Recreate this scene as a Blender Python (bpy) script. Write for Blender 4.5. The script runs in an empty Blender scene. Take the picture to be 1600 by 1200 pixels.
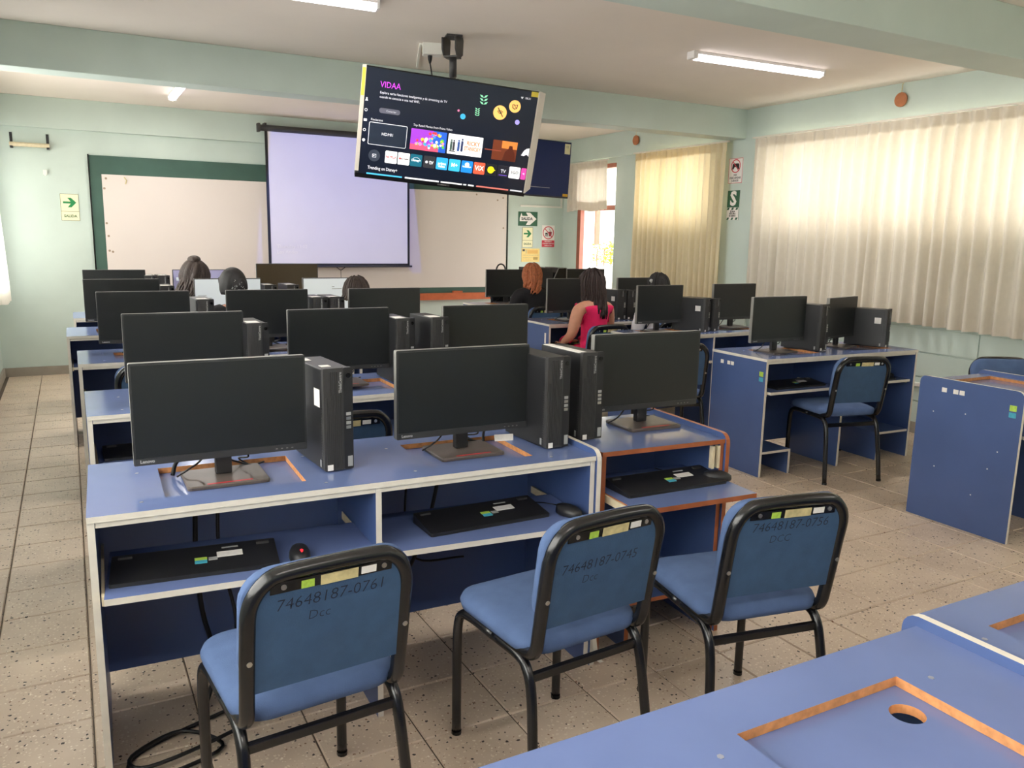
import bpy, bmesh, math, random
from mathutils import Vector, Matrix
R = math.radians
random.seed(7)
S = bpy.context.scene
COL = S.collection

# ------------------------------------------------------------------ camera, world, lights, exposure
cd = bpy.data.cameras.new('camera'); cam = bpy.data.objects.new('camera', cd); COL.objects.link(cam)
cd.sensor_width = 36; cd.lens = 1266.925/1600*36; cd.clip_start = .02; cd.clip_end = 200
yaw, pit, rol = R(28.56488), R(-10.33519), R(1.12971)
f = Vector((math.sin(yaw)*math.cos(pit), math.cos(yaw)*math.cos(pit), math.sin(pit)))
r0 = Vector((math.cos(yaw), -math.sin(yaw), 0)); u0 = r0.cross(f)
r1 = r0*math.cos(rol)+u0*math.sin(rol); u1 = u0*math.cos(rol)-r0*math.sin(rol)
cam.matrix_world = Matrix(((r1.x, u1.x, -f.x, 0), (r1.y, u1.y, -f.y, 0), (r1.z, u1.z, -f.z, 1.5), (0, 0, 0, 1)))
S.camera = cam

w = bpy.data.worlds.new('world'); S.world = w; w.use_nodes = True
bg = w.node_tree.nodes['Background']; bg.inputs[0].default_value = (1, .975, .92, 1); bg.inputs[1].default_value = 8.0

def light(name, kind, loc, energy, color=(1, 1, 1), rot=(0, 0, 0), **k):
    d = bpy.data.lights.new(name, kind); d.energy = energy; d.color = color
    for a, v in k.items(): setattr(d, a, v)
    o = bpy.data.objects.new(name, d); o.location = loc; o.rotation_euler = rot; COL.objects.link(o); return o
def portal(name, loc, rot, sx, sy):
    o = light(name, 'AREA', loc, 1, rot=rot, shape='RECTANGLE', size=sx, size_y=sy); o.data.cycles.is_portal = True
# sun on the yard outside the right-hand side
sun = light('sun', 'SUN', (9, 6, 8), 3.5, (1, .93, .82), (0, R(52), R(10)), angle=R(1))
portal('portal_right_near', (6.16, 4.0, 2.02), (0, R(90), 0), .9, 4.2)
portal('portal_right_far', (6.16, 7.12, 2.02), (0, R(90), 0), .9, 1.5)
portal('portal_door', (6.16, 8.68, 1.2), (0, R(90), 0), 2.4, .8)
portal('portal_left_near', (-.9, 1.5, 1.62), (0, R(-90), 0), 1.5, 5.0)
portal('portal_left_far', (-.9, 7.57, 1.64), (0, R(-90), 0), 1.5, 3.4)
# projector beam (the unit hangs behind the ceiling beam): a spot masked to a rectangle
pj = light('projector_beam', 'SPOT', (2.85, 6.75, 2.66), 150, (.13, .2, 1), spot_size=R(60), spot_blend=0, shadow_soft_size=.01)
pj.rotation_euler = (Vector((2.85, 9.36, 1.9))-Vector((2.85, 6.75, 2.66))).to_track_quat('-Z', 'Y').to_euler()
pj.data.use_nodes = True
nt = pj.data.node_tree; N = nt.nodes; em = N['Emission']
tc = N.new('ShaderNodeTexCoord'); sx = N.new('ShaderNodeSeparateXYZ'); nt.links.new(tc.outputs['Normal'], sx.inputs[0])
def mth(op, a, b):
    n = N.new('ShaderNodeMath'); n.operation = op
    for i, v in enumerate((a, b)):
        if hasattr(v, 'node'): nt.links.new(v, n.inputs[i])
        else: n.inputs[i].default_value = v
    return n.outputs[0]
qx = mth('DIVIDE', sx.outputs[0], sx.outputs[2]); qy = mth('DIVIDE', sx.outputs[1], sx.outputs[2])
mk = mth('MULTIPLY', mth('LESS_THAN', mth('ABSOLUTE', qx, 0), .325), mth('LESS_THAN', mth('ABSOLUTE', qy, 0), .262))
nt.links.new(mth('MULTIPLY', mk, 1.0), em.inputs['Strength'])

S.view_settings.view_transform = 'Standard'; S.view_settings.look = 'None'
S.view_settings.exposure = 0.0; S.view_settings.gamma = 1.0; S.view_settings.use_curve_mapping = False
S.cycles.max_bounces = 10; S.cycles.diffuse_bounces = 6; S.cycles.transmission_bounces = 8; S.cycles.sample_clamp_indirect = 6
S.cycles.use_denoising = True

# ------------------------------------------------------------------ materials
def lin(c): return tuple(((x/255)/12.92 if x/255 <= .04045 else ((x/255+.055)/1.055)**2.4) for x in c)
MC = {}
def mat(name, rgb, rough=.6, metal=0, spec=.5, noise=0, scale=8, bump=0, bscale=60, emit=0, transl=0, coat=0):
    if name in MC: return MC[name]
    m = bpy.data.materials.new(name); m.use_nodes = True; nt = m.node_tree; b = nt.nodes['Principled BSDF']
    c = lin(rgb); b.inputs['Base Color'].default_value = (*c, 1); b.inputs['Roughness'].default_value = rough
    b.inputs['Metallic'].default_value = metal; b.inputs['Specular IOR Level'].default_value = spec
    if coat: b.inputs['Coat Weight'].default_value = coat; b.inputs['Coat Roughness'].default_value = .12
    geo = nt.nodes.new('ShaderNodeNewGeometry')
    if noise:
        n = nt.nodes.new('ShaderNodeTexNoise'); n.inputs['Scale'].default_value = scale; n.inputs['Detail'].default_value = 4
        nt.links.new(geo.outputs['Position'], n.inputs['Vector'])
        rp = nt.nodes.new('ShaderNodeValToRGB'); rp.color_ramp.elements[0].position = .3; rp.color_ramp.elements[1].position = .7
        rp.color_ramp.elements[0].color = (*[x*(1-noise) for x in c], 1); rp.color_ramp.elements[1].color = (*[min(1, x*(1+noise)) for x in c], 1)
        nt.links.new(n.outputs['Fac'], rp.inputs[0]); nt.links.new(rp.outputs[0], b.inputs['Base Color'])
    if bump:
        n2 = nt.nodes.new('ShaderNodeTexNoise'); n2.inputs['Scale'].default_value = bscale; n2.inputs['Detail'].default_value = 3
        nt.links.new(geo.outputs['Position'], n2.inputs['Vector'])
        bp = nt.nodes.new('ShaderNodeBump'); bp.inputs['Strength'].default_value = bump; bp.inputs['Distance'].default_value = .004
        nt.links.new(n2.outputs['Fac'], bp.inputs['Height']); nt.links.new(bp.outputs[0], b.inputs['Normal'])
    if emit: b.inputs['Emission Color'].default_value = (*c, 1); b.inputs['Emission Strength'].default_value = emit
    if transl:
        t = nt.nodes.new('ShaderNodeBsdfTranslucent'); t.inputs[0].default_value = (*c, 1)
        mx = nt.nodes.new('ShaderNodeMixShader'); mx.inputs[0].default_value = transl
        nt.links.new(b.outputs[0], mx.inputs[1]); nt.links.new(t.outputs[0], mx.inputs[2])
        nt.links.new(mx.outputs[0], nt.nodes['Material Output'].inputs[0])
    MC[name] = m; return m

wallp = mat('mint_wall_paint', (196, 210, 202), .55, noise=.04, scale=2.5, bump=.15, bscale=40)
ceilp = mat('ceiling_paint', (231, 221, 211), .8, noise=.03, scale=1.5)
basep = mat('grey_baseboard', (150, 142, 130), .5, noise=.1, scale=6)
grout = mat('tile_grout', (92, 80, 68), .9)
blue = mat('blue_laminate', (101, 117, 162), .16, spec=.5, noise=.05, scale=5)
blue2 = mat('blue_laminate_shaded', (71, 91, 138), .35, noise=.06, scale=4)  # same laminate for the panels, their shade put into a darker colour
band = mat('white_edge_band', (218, 212, 200), .45, noise=.05, scale=30)
brown = mat('brown_edge_band', (158, 88, 50), .5, noise=.15, scale=20)
mdf = mat('raw_chipboard', (196, 134, 84), .85, noise=.22, scale=60)
cream = mat('cream_rail', (214, 200, 168), .5, noise=.08, scale=40)
blk = mat('black_plastic', (34, 34, 36), .42, noise=.08, scale=20)
blk2 = mat('charcoal_plastic', (58, 57, 57), .5, noise=.06, scale=15)
gloss = mat('glossy_black_plastic', (20, 20, 22), .18)
scr = mat('dark_matte_screen', (33, 35, 35), .3, spec=.5, noise=.05, scale=2)
bez = mat('monitor_bezel', (52, 52, 53), .4)
bez2 = mat('monitor_rim', (126, 124, 120), .45)
brush = mat('brushed_base', (86, 78, 74), .38, noise=.15, scale=12)
red = mat('red_stripe', (190, 40, 50), .4)
metal = mat('steel', (190, 188, 182), .3, metal=.9)
silver = mat('silver_print', (160, 160, 158), .4)
paper = mat('white_paper_label', (232, 228, 222), .7, noise=.05, scale=80)
green_s = mat('green_sticker', (170, 205, 80), .6, noise=.15, scale=120)
cyan_s = mat('cyan_sticker', (70, 165, 190), .6, noise=.1, scale=120)
yel_s = mat('yellow_sticker', (220, 198, 72), .6, noise=.08, scale=60)
beige_s = mat('beige_tag', (205, 190, 140), .6, noise=.2, scale=50)
ink = mat('dark_marker_ink', (18, 26, 48), .7)
steelblk = mat('black_tube_paint', (22, 22, 24), .25, spec=.6, noise=.1, scale=20)
fab = mat('blue_chair_fabric', (84, 104, 142), .9, spec=.2, noise=.1, scale=14, bump=.3, bscale=500)
fabback = mat('blue_back_panel', (56, 84, 116), .75, noise=.08, scale=25, bump=.2, bscale=300)
cable = mat('black_cable', (16, 16, 18), .5)
curt = mat('white_curtain_cloth', (226, 218, 204), .9, spec=.1, transl=.22, noise=.03, scale=20)
curty = mat('cream_yellow_curtain_cloth', (236, 222, 190), .9, spec=.1, transl=.30, noise=.03, scale=20)
wframe = mat('window_frame_paint', (205, 205, 195), .5)
dframe = mat('brown_door_frame', (150, 84, 66), .45, noise=.12, scale=12)
chalk = mat('green_chalkboard', (62, 92, 82), .7, noise=.14, scale=3)
wboard = mat('whiteboard_enamel', (222, 212, 206), .3, noise=.02, scale=1.5)
trayw = mat('orange_wood_tray', (190, 100, 60), .5, noise=.14, scale=10)
screenc = mat('projection_cloth', (226, 222, 222), .85, noise=.02, scale=2)
lamp = mat('lamp_diffuser', (255, 250, 255), .4, emit=7)
lampb = mat('lamp_body', (225, 222, 220), .5)
white = mat('white_plastic', (232, 230, 222), .45, noise=.02, scale=10)
dkgreen = mat('sign_green', (40, 92, 66), .6, noise=.05, scale=40)
arrowg = mat('arrow_green', (20, 130, 70), .6)
signcream = mat('sign_cream', (240, 236, 196), .6, noise=.03, scale=30)
sred = mat('sign_red', (206, 60, 78), .6)
swhite = mat('sign_white', (240, 236, 232), .6)
skin = mat('skin', (196, 138, 112), .55, noise=.06, scale=25)
pink = mat('pink_top', (222, 26, 92), .85, noise=.1, scale=14, bump=.3, bscale=60)
blacktop = mat('black_top', (20, 20, 24), .9, noise=.1, scale=20)
whitetop = mat('white_top', (214, 212, 216), .85, noise=.04, scale=20)
yeltop = mat('yellow_top', (216, 205, 40), .85, noise=.05, scale=20)
jeans = mat('dark_trousers', (30, 36, 52), .9, noise=.1, scale=30)
shoe = mat('dark_shoes', (24, 22, 24), .6)
hdark = mat('dark_brown_hair', (44, 28, 26), .62, noise=.3, scale=60)
hblk = mat('black_hair', (20, 17, 18), .62, noise=.3, scale=60)
hred = mat('copper_hair', (166, 96, 58), .62, noise=.35, scale=50)
hbr = mat('brown_hair', (56, 43, 38), .6, noise=.3, scale=60)
wooddisc = mat('disc_wood', (178, 112, 72), .6, noise=.15, scale=20)
glass = bpy.data.materials.new('window_glass'); glass.use_nodes = True
gb = glass.node_tree.nodes['Principled BSDF']; gb.inputs['Transmission Weight'].default_value = 1; gb.inputs['Roughness'].default_value = .0
gb.inputs['IOR'].default_value = 1.02; gb.inputs['Base Color'].default_value = (.97, .98, .97, 1)

def terrazzo():
    m = bpy.data.materials.new('terrazzo_tile'); m.use_nodes = True; nt = m.node_tree; b = nt.nodes['Principled BSDF']
    geo = nt.nodes.new('ShaderNodeNewGeometry'); L = nt.links.new
    def vor(scale, thr, col, prev, seedoff, cut=0):
        mp = nt.nodes.new('ShaderNodeMapping'); mp.inputs['Location'].default_value = (seedoff, seedoff*.7, 0); L(geo.outputs['Position'], mp.inputs[0])
        nz = nt.nodes.new('ShaderNodeTexNoise'); nz.inputs['Scale'].default_value = 70; L(mp.outputs[0], nz.inputs['Vector'])
        mixv = nt.nodes.new('ShaderNodeMix'); mixv.data_type = 'RGBA'; mixv.blend_type = 'ADD'; mixv.inputs[0].default_value = .012
        L(mp.outputs[0], mixv.inputs[6]); L(nz.outputs['Color'], mixv.inputs[7])
        v = nt.nodes.new('ShaderNodeTexVoronoi'); v.inputs['Scale'].default_value = scale; L(mixv.outputs[2], v.inputs['Vector'])
        sp = nt.nodes.new('ShaderNodeSeparateColor'); L(v.outputs['Color'], sp.inputs[0])
        th = nt.nodes.new('ShaderNodeMath'); th.operation = 'MULTIPLY_ADD'; th.inputs[1].default_value = thr/(1-cut); th.inputs[2].default_value = -thr*cut/(1-cut); L(sp.outputs[0], th.inputs[0])
        lt = nt.nodes.new('ShaderNodeMath'); lt.operation = 'LESS_THAN'; L(v.outputs['Distance'], lt.inputs[0]); L(th.outputs[0], lt.inputs[1])
        mx = nt.nodes.new('ShaderNodeMix'); mx.data_type = 'RGBA'; L(lt.outputs[0], mx.inputs[0])
        if prev is None: mx.inputs[6].default_value = (*lin((190, 172, 150)), 1)
        else: L(prev, mx.inputs[6])
        mx.inputs[7].default_value = (*lin(col), 1); return mx.outputs[2]
    n = nt.nodes.new('ShaderNodeTexNoise'); n.inputs['Scale'].default_value = 3; n.inputs['Detail'].default_value = 5; L(geo.outputs['Position'], n.inputs['Vector'])
    rp = nt.nodes.new('ShaderNodeValToRGB'); L(n.outputs['Fac'], rp.inputs[0])
    rp.color_ramp.elements[0].color = (*lin((186, 166, 146)), 1); rp.color_ramp.elements[0].position = .3
    rp.color_ramp.elements[1].color = (*lin((208, 188, 166)), 1); rp.color_ramp.elements[1].position = .7
    a = vor(80, .40, (212, 196, 174), rp.outputs[0], 3.1); a = vor(70, .26, (124, 88, 64), a, 7.7, .55); a = vor(62, .32, (48, 38, 34), a, 1.3, .55); a = vor(60, .24, (226, 214, 196), a, 9.2, .4)
    L(a, b.inputs['Base Color']); b.inputs['Roughness'].default_value = .42; b.inputs['Specular IOR Level'].default_value = .45
    return m
tilem = terrazzo()

# ------------------------------------------------------------------ mesh helpers
class MB:
    def __init__(s): s.v = []; s.f = []; s.m = []
    def add(s, vs, fs, m=0):
        k = len(s.v); s.v += [tuple(v) for v in vs]
        for i, q in enumerate(fs): s.f.append(tuple(k+j for j in q)); s.m.append(m[i] if isinstance(m, (list, tuple)) else m)
        return s
    def box(s, x0, x1, y0, y1, z0, z1, m=0, fm=None, M=None):
        vs = [Vector(p) for p in ((x0, y0, z0), (x1, y0, z0), (x1, y1, z0), (x0, y1, z0), (x0, y0, z1), (x1, y0, z1), (x1, y1, z1), (x0, y1, z1))]
        if M: vs = [M @ v for v in vs]
        keys = ('-z', '+z', '-y', '+x', '+y', '-x'); fm = fm or {}
        return s.add(vs, [(3, 2, 1, 0), (4, 5, 6, 7), (0, 1, 5, 4), (1, 2, 6, 5), (2, 3, 7, 6), (3, 0, 4, 7)], [fm.get(k, m) for k in keys])
    def prism(s, pts, y0, y1, m=0, fside=None):
        # polygon in (x,z), extruded along y
        n = len(pts); vs = [(p[0], y0, p[1]) for p in pts]+[(p[0], y1, p[1]) for p in pts]
        fs = [tuple(range(n)), tuple(range(2*n-1, n-1, -1))]+[(i+n, (i+1) % n+n, (i+1) % n, i) for i in range(n)]
        return s.add(vs, fs, [m, m]+[m if fside is None else fside]*n)
    def tube(s, pts, r, n=10, m=0, flat=1.0):
        pts = [Vector(p) for p in pts]; rings = []; up = None
        rr = r if isinstance(r, (list, tuple)) else [r]*len(pts)
        for i, p in enumerate(pts):
            t = (pts[min(i+1, len(pts)-1)]-pts[max(i-1, 0)]).normalized()
            if up is None: up = Vector((0, 0, 1)) if abs(t.z) < .9 else Vector((1, 0, 0))
            sd = t.cross(up).normalized(); up = sd.cross(t).normalized()
            rings.append([p+sd*math.cos(2*math.pi*k/n)*rr[i]+up*math.sin(2*math.pi*k/n)*rr[i]*flat for k in range(n)])
        vs = [v for q in rings for v in q]; fs = []
        for i in range(len(pts)-1):
            for k in range(n): fs.append((i*n+k, i*n+(k+1) % n, (i+1)*n+(k+1) % n, (i+1)*n+k))
        fs.append(tuple(range(n-1, -1, -1))); fs.append(tuple((len(pts)-1)*n+k for k in range(n)))
        return s.add(vs, fs, m)
    def loft(s, rings, m=0, cap=True):
        n = len(rings[0]); vs = [v for q in rings for v in q]; fs = []
        for i in range(len(rings)-1):
            for k in range(n): fs.append((i*n+k, i*n+(k+1) % n, (i+1)*n+(k+1) % n, (i+1)*n+k))
        if cap: fs.append(tuple(range(n-1, -1, -1))); fs.append(tuple((len(rings)-1)*n+k for k in range(n)))
        return s.add(vs, fs, m)
    def disc(s, cx, cz, y, r, n=20, m=0, th=.001):
        return s.prism([(cx+r*math.cos(2*math.pi*k/n), cz+r*math.sin(2*math.pi*k/n)) for k in range(n)], y, y+th, m)
    def mesh(s, name, mats, smooth=False):
        me = bpy.data.meshes.new(name); me.from_pydata(s.v, [], s.f)
        for x in mats: me.materials.append(x)
        me.polygons.foreach_set('material_index', s.m)
        if smooth: me.polygons.foreach_set('use_smooth', [True]*len(s.f))
        bm = bmesh.new(); bm.from_mesh(me); bmesh.ops.recalc_face_normals(bm, faces=bm.faces); bm.to_mesh(me); bm.free()
        me.update(); return me
    def build(s, name, mats, parent=None, loc=(0, 0, 0), rot=(0, 0, 0), smooth=False, bevel=0, kind=None):
        if not isinstance(mats, (list, tuple)): mats = [mats]
        o = bpy.data.objects.new(name, s.mesh(name, mats, smooth)); COL.objects.link(o)
        o.parent = parent; o.location = loc; o.rotation_euler = rot
        if bevel:
            b = o.modifiers.new('bevel', 'BEVEL'); b.width = bevel; b.segments = 2; b.limit_method = 'ANGLE'; b.angle_limit = R(40)
        elif smooth:
            pass
        if kind: o['kind'] = kind
        return o
def sm(pts, n=6):
    P = [Vector(p) for p in pts]; P = [P[0]*2-P[1]]+P+[P[-1]*2-P[-2]]; out = []
    for i in range(1, len(P)-2):
        for k in range(n):
            t = k/n; a, b, c, d = P[i-1], P[i], P[i+1], P[i+2]
            out.append(.5*((2*b)+(c-a)*t+(2*a-5*b+4*c-d)*t*t+(3*b-a-3*c+d)*t**3))
    out.append(P[-2]); return out
def rrect(x0, x1, z0, z1, r, n=5, corners=(1, 1, 1, 1)):
    out = []
    for (cx, cz, a0, c) in ((x0+r, z0+r, 180, corners[0]), (x1-r, z0+r, 270, corners[1]), (x1-r, z1-r, 0, corners[2]), (x0+r, z1-r, 90, corners[3])):
        if c:
            for k in range(n+1): a = R(a0+90*k/n); out.append((cx+r*math.cos(a), cz+r*math.sin(a)))
        else:
            a = R(a0+45); out.append((cx+r*(1 if math.cos(a) > 0 else -1), cz+r*(1 if math.sin(a) > 0 else -1)))
    return out
def thing(name, label, cat, loc=(0, 0, 0), rotz=0, group=None):
    o = bpy.data.objects.new(name, None); COL.objects.link(o); o.empty_display_size = .1
    o.location = loc; o.rotation_euler = (0, 0, rotz); tag(o, label, cat, group); return o
def tag(o, label, cat, group=None):
    o['label'] = label; o['category'] = cat
    if group: o['group'] = group
    return o
def struct(o): o['kind'] = 'structure'; return o
def dup(root, loc, rotz, label, group=None, skip=()):
    r = root.copy(); COL.objects.link(r); r.location = loc; r.rotation_euler = (0, 0, rotz); r['label'] = label
    if group: r['group'] = group
    for ch in list(root.children):
        if ch.name.split('.')[0] in skip: continue
        c = ch.copy(); COL.objects.link(c); c.parent = r
        for g in list(ch.children):
            d = g.copy(); COL.objects.link(d); d.parent = c
    return r
TXT = {}
def text(body, size, m, parent, x, y, z, align='CENTER', rot=(R(90), 0, 0), name='lettering', bold=0, sx=1, shear=0):
    k = (body, size, align, bold, m.name, sx, shear)
    if k not in TXT:
        c = bpy.data.curves.new('t', 'FONT'); c.body = body; c.size = size; c.align_x = align; c.align_y = 'CENTER'; c.offset = bold; c.resolution_u = 2; c.shear = shear
        o = bpy.data.objects.new('t', c); COL.objects.link(o)
        dg = bpy.context.evaluated_depsgraph_get(); me = bpy.data.meshes.new_from_object(o.evaluated_get(dg)); bpy.data.objects.remove(o)
        me.materials.clear(); me.materials.append(m)
        for v in me.vertices: v.co.x *= sx
        TXT[k] = me
    o = bpy.data.objects.new(name, TXT[k]); COL.objects.link(o); o.parent = parent; o.location = (x, y, z); o.rotation_euler = rot; return o

# ------------------------------------------------------------------ room shell
XL, XR, YF, YB, ZC = -.66, 5.92, 9.52, -2.4, 2.75
fl = struct(MB().box(XL-.2, XR+.2, YB, YF+.2, -.12, -.006).build('floor', grout))
TX, TY = .2925, .284; x00, y00 = -.3225-TX, 2.063-TY*16
cells = []
for i in range(0, 24):
    for j in range(0, 43):
        x0, y0 = x00+i*TX, y00+j*TY
        if x0+TX < XL or x0 > XR or y0 > YF or y0+TY < YB: continue
        c = Vector((x0+TX/2, y0+TY/2, 0)); q = c-cam.location; dep = q.dot(f)
        px = q.dot(r1)/max(dep, .01)*1266.9; py = q.dot(u1)/max(dep, .01)*1266.9
        inf = dep > .3 and abs(px) < 860 and abs(py) < 680
        cells.append((0 if inf else 1, q.length, x0, y0))
cells.sort()
def tile_mb(mb, x0, y0, dz=0, c=.0035, e=.002):
    a, b, cc, d = x0+e, x0+TX-e, y0+e, y0+TY-e
    vs = [(a, cc, -.005), (b, cc, -.005), (b, d, -.005), (a, d, -.005), (a+c, cc+c, dz), (b-c, cc+c, dz), (b-c, d-c, dz), (a+c, d-c, dz)]
    return mb.add(vs, [(4, 5, 6, 7), (0, 1, 5, 4), (1, 2, 6, 5), (2, 3, 7, 6), (3, 0, 4, 7)])
tme = tile_mb(MB(), 0, 0).mesh('tile', [tilem])
for k, (a, b, x0, y0) in enumerate(cells[:298]):
    o = bpy.data.objects.new('tile', tme); COL.objects.link(o); o.parent = fl; o.location = (x0, y0, random.uniform(-.0008, .0004))
rest = MB()
for (a, b, x0, y0) in cells[298:]: tile_mb(rest, x0, y0)
rest.build('distant_tiles', tilem, fl, kind='stuff')
struct(MB().box(XL-.2, XR+.2, YB-.2, YF+.2, ZC, ZC+.15).build('ceiling', ceilp))

def wall_holes(name, xa, xb, y0, y1, z0, z1, holes, m=wallp):
    ys = sorted({y0, y1}|{h[0] for h in holes}|{h[1] for h in holes}); zs = sorted({z0, z1}|{h[2] for h in holes}|{h[3] for h in holes})
    inh = lambda y, z: any(h[0] < y < h[1] and h[2] < z < h[3] for h in holes)
    mb = MB()
    for i in range(len(ys)-1):
        for j in range(len(zs)-1):
            if not inh((ys[i]+ys[i+1])/2, (zs[j]+zs[j+1])/2): mb.box(xa, xb, ys[i], ys[i+1], zs[j], zs[j+1])
    me = mb.mesh(name, [m]); bm = bmesh.new(); bm.from_mesh(me); bmesh.ops.remove_doubles(bm, verts=bm.verts, dist=1e-5)
    # drop the internal faces shared by two cells
    seen = {}
    for fc in bm.faces: seen.setdefault(tuple(round(c, 4) for c in fc.calc_center_median()), []).append(fc)
    bmesh.ops.delete(bm, geom=[x for q in seen.values() if len(q) > 1 for x in q], context='FACES'); bm.to_mesh(me); bm.free()
    o = bpy.data.objects.new(name, me); COL.objects.link(o); return struct(o)
W1 = (2.0, 5.86, 1.64, 2.42); W2 = (6.58, 7.80, 1.70, 2.42); D1 = (8.33, 9.12, 0, 2.40)
wr = wall_holes('wall_right', XR, XR+.2, YB, YF+.2, 0, ZC, [W1, W2, D1])
WL1 = (-.8, 3.8, .92, 2.32); WL2 = (5.9, 9.24, .92, 2.36)
wall_holes('wall_left', XL-.2, XL, YB, YF+.2, 0, ZC, [WL1, WL2])
wf = struct(MB().box(XL, XR, YF, YF+.2, 0, ZC).build('wall_front', wallp))
struct(MB().box(XL, XR, YB-.2, YB, 0, ZC).build('wall_back', wallp))
# painted block courses under the right windows (joints recessed)
for z0, z1 in ((.09, .255), (.265, .455), (.465, .65), (.66, .845)):
    for ya, yb in ((2.3, 3.6), (3.61, 4.9), (4.91, 6.05)):
        MB().box(XR-.014, XR-.001, ya, yb, z0, z1).build('block_course', wallp, wr, bevel=.003)
# beams and pilaster
struct(MB().box(XL, XR, 6.15, 6.37, 2.478, ZC).build('trim_1', wallp, bevel=.004))
struct(MB().box(XL, XR, 2.765, 3.06, 2.49, ZC).build('trim_2', wallp, bevel=.004))
struct(MB().box(XL, XR, YF-.05, YF, 2.457, ZC).build('trim_3', wallp, bevel=.004))          # lintel band over the board
struct(MB().box(XR-.03, XR, YB, YF-.05, 2.465, ZC).build('trim_4', wallp, bevel=.003))      # lintel band over the windows
struct(MB().box(XR-.04, XR, 5.98, 6.32, 0, 2.465).build('trim_5', wallp, bevel=.004))       # pilaster
struct(MB().box(XL, .1, YF-.02, YF, 0, .09).box(.1, XR, YF-.02, YF, 0, .09).build('baseboard_front', basep))
struct(MB().box(XL, XL+.02, YB, YF-.02, 0, .09).build('baseboard_left', basep))
struct(MB().box(XR-.02, XR, YB, 8.3, 0, .09).build('baseboard_right', basep))
# windows
def window(n, x, y0, y1, z0, z1, nm):
    fr = MB()
    for ya, yb, za, zb in ((y0, y1, z0, z0+.04), (y0, y1, z1-.04, z1), (y0, y0+.04, z0+.04, z1-.04), (y1-.04, y1, z0+.04, z1-.04)): fr.box(x, x+.06, ya, yb, za, zb)
    o = struct(fr.build('window_%d' % n, wframe)); st = (y1-y0)/nm
    for k in range(nm):
        a = y0+k*st
        if k: MB().box(x+.005, x+.055, a-.018, a+.018, z0+.04, z1-.04).build('mullion', wframe, o)
        MB().box(x+.027, x+.033, a+(.04 if k == 0 else .018), a+st-(.04 if k == nm-1 else .018), z0+.04, z1-.04).build('pane', glass, o)
window(1, XR+.1, *W1, 4); window(2, XR+.1, *W2, 2); window(3, XL-.16, *WL1, 5); window(4, XL-.16, *WL2, 3)
# open doorway with brown frame in the right wall
dr = struct(MB().box(XR-.03, XR+.03, 9.045, 9.12, 0, 2.40).box(XR+.0, XR+.12, 8.335, 9.04, 2.35, 2.40).build('door_1', dframe))
MB().box(XR+.03, XR+.09, 8.37, 9.04, 1.84, 1.90).build('transom_bar', dframe, dr)
MB().box(XR+.055, XR+.06, 8.37, 9.04, 1.90, 2.35).build('pane', glass, dr)

# outside the door
yard = mat('yard_concrete', (225, 220, 212), .9, noise=.05, scale=3); outw = mat('neighbour_wall', (240, 238, 232), .9, noise=.03, scale=2)
leafm = mat('leaf_green', (150, 170, 50), .7, noise=.3, scale=12)
struct(MB().box(XR+.2, 22, -6, 26, -.2, -.02).build('ground', yard))
nb = thing('neighbour_house', 'bright white house wall with brown window seen through the open door', 'building', (11, 14.5, 0))
MB().box(-3.5, 3.5, 0, .3, 0, 4.2).build('wall', outw, nb)
wi = MB().box(-1.25, -.95, -.06, 0, 1.55, 2.15).box(-.42, -.37, -.06, 0, 1.55, 2.15)
fr2 = MB()
for a in ((-1.55, -.1, 2.08, 2.15), (-1.2, -1.1, 1.35, 2.08), (-.55, -.47, 1.35, 2.08)): fr2.box(a[0], a[1], -.06, 0, a[2], a[3])
fr2.build('window_frame', dframe, nb)
MB().box(-1.1, -.55, -.02, 0, 1.35, 2.08).build('pane', outw, nb)
pl = thing('hedge_plant', 'sunlit yellow green shrub outside the open doorway', 'plant', (9.35, 13.2, 0))
mbp = MB()
for k in range(420):
    a = random.uniform(0, 6.28); rr = random.uniform(0, .5); c = Vector((math.cos(a)*rr*1.2, math.sin(a)*rr*.5, random.uniform(1.05, 1.42)-rr*.2))
    d = Vector((random.uniform(-1, 1), random.uniform(-1, 1), random.uniform(-.5, 1))).normalized(); e = d.orthogonal().normalized()
    L = random.uniform(.05, .1); mbp.add([c, c+d*L*.5+e*L*.28, c+d*L, c+d*L*.5-e*L*.28], [(0, 1, 2, 3)])
mbp.build('foliage', leafm, pl, kind='stuff')
MB().box(-.7, .7, -.2, .2, 0, .95).build('planter', outw, pl)
mbp = MB()
for k in range(7): mbp.tube([(-.5+k*.16, 0, .9), (-.5+k*.17, .03, 1.1), (-.5+k*.16, .0, 1.3)], .012, 5)
mbp.build('stem', dframe, pl)
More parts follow.
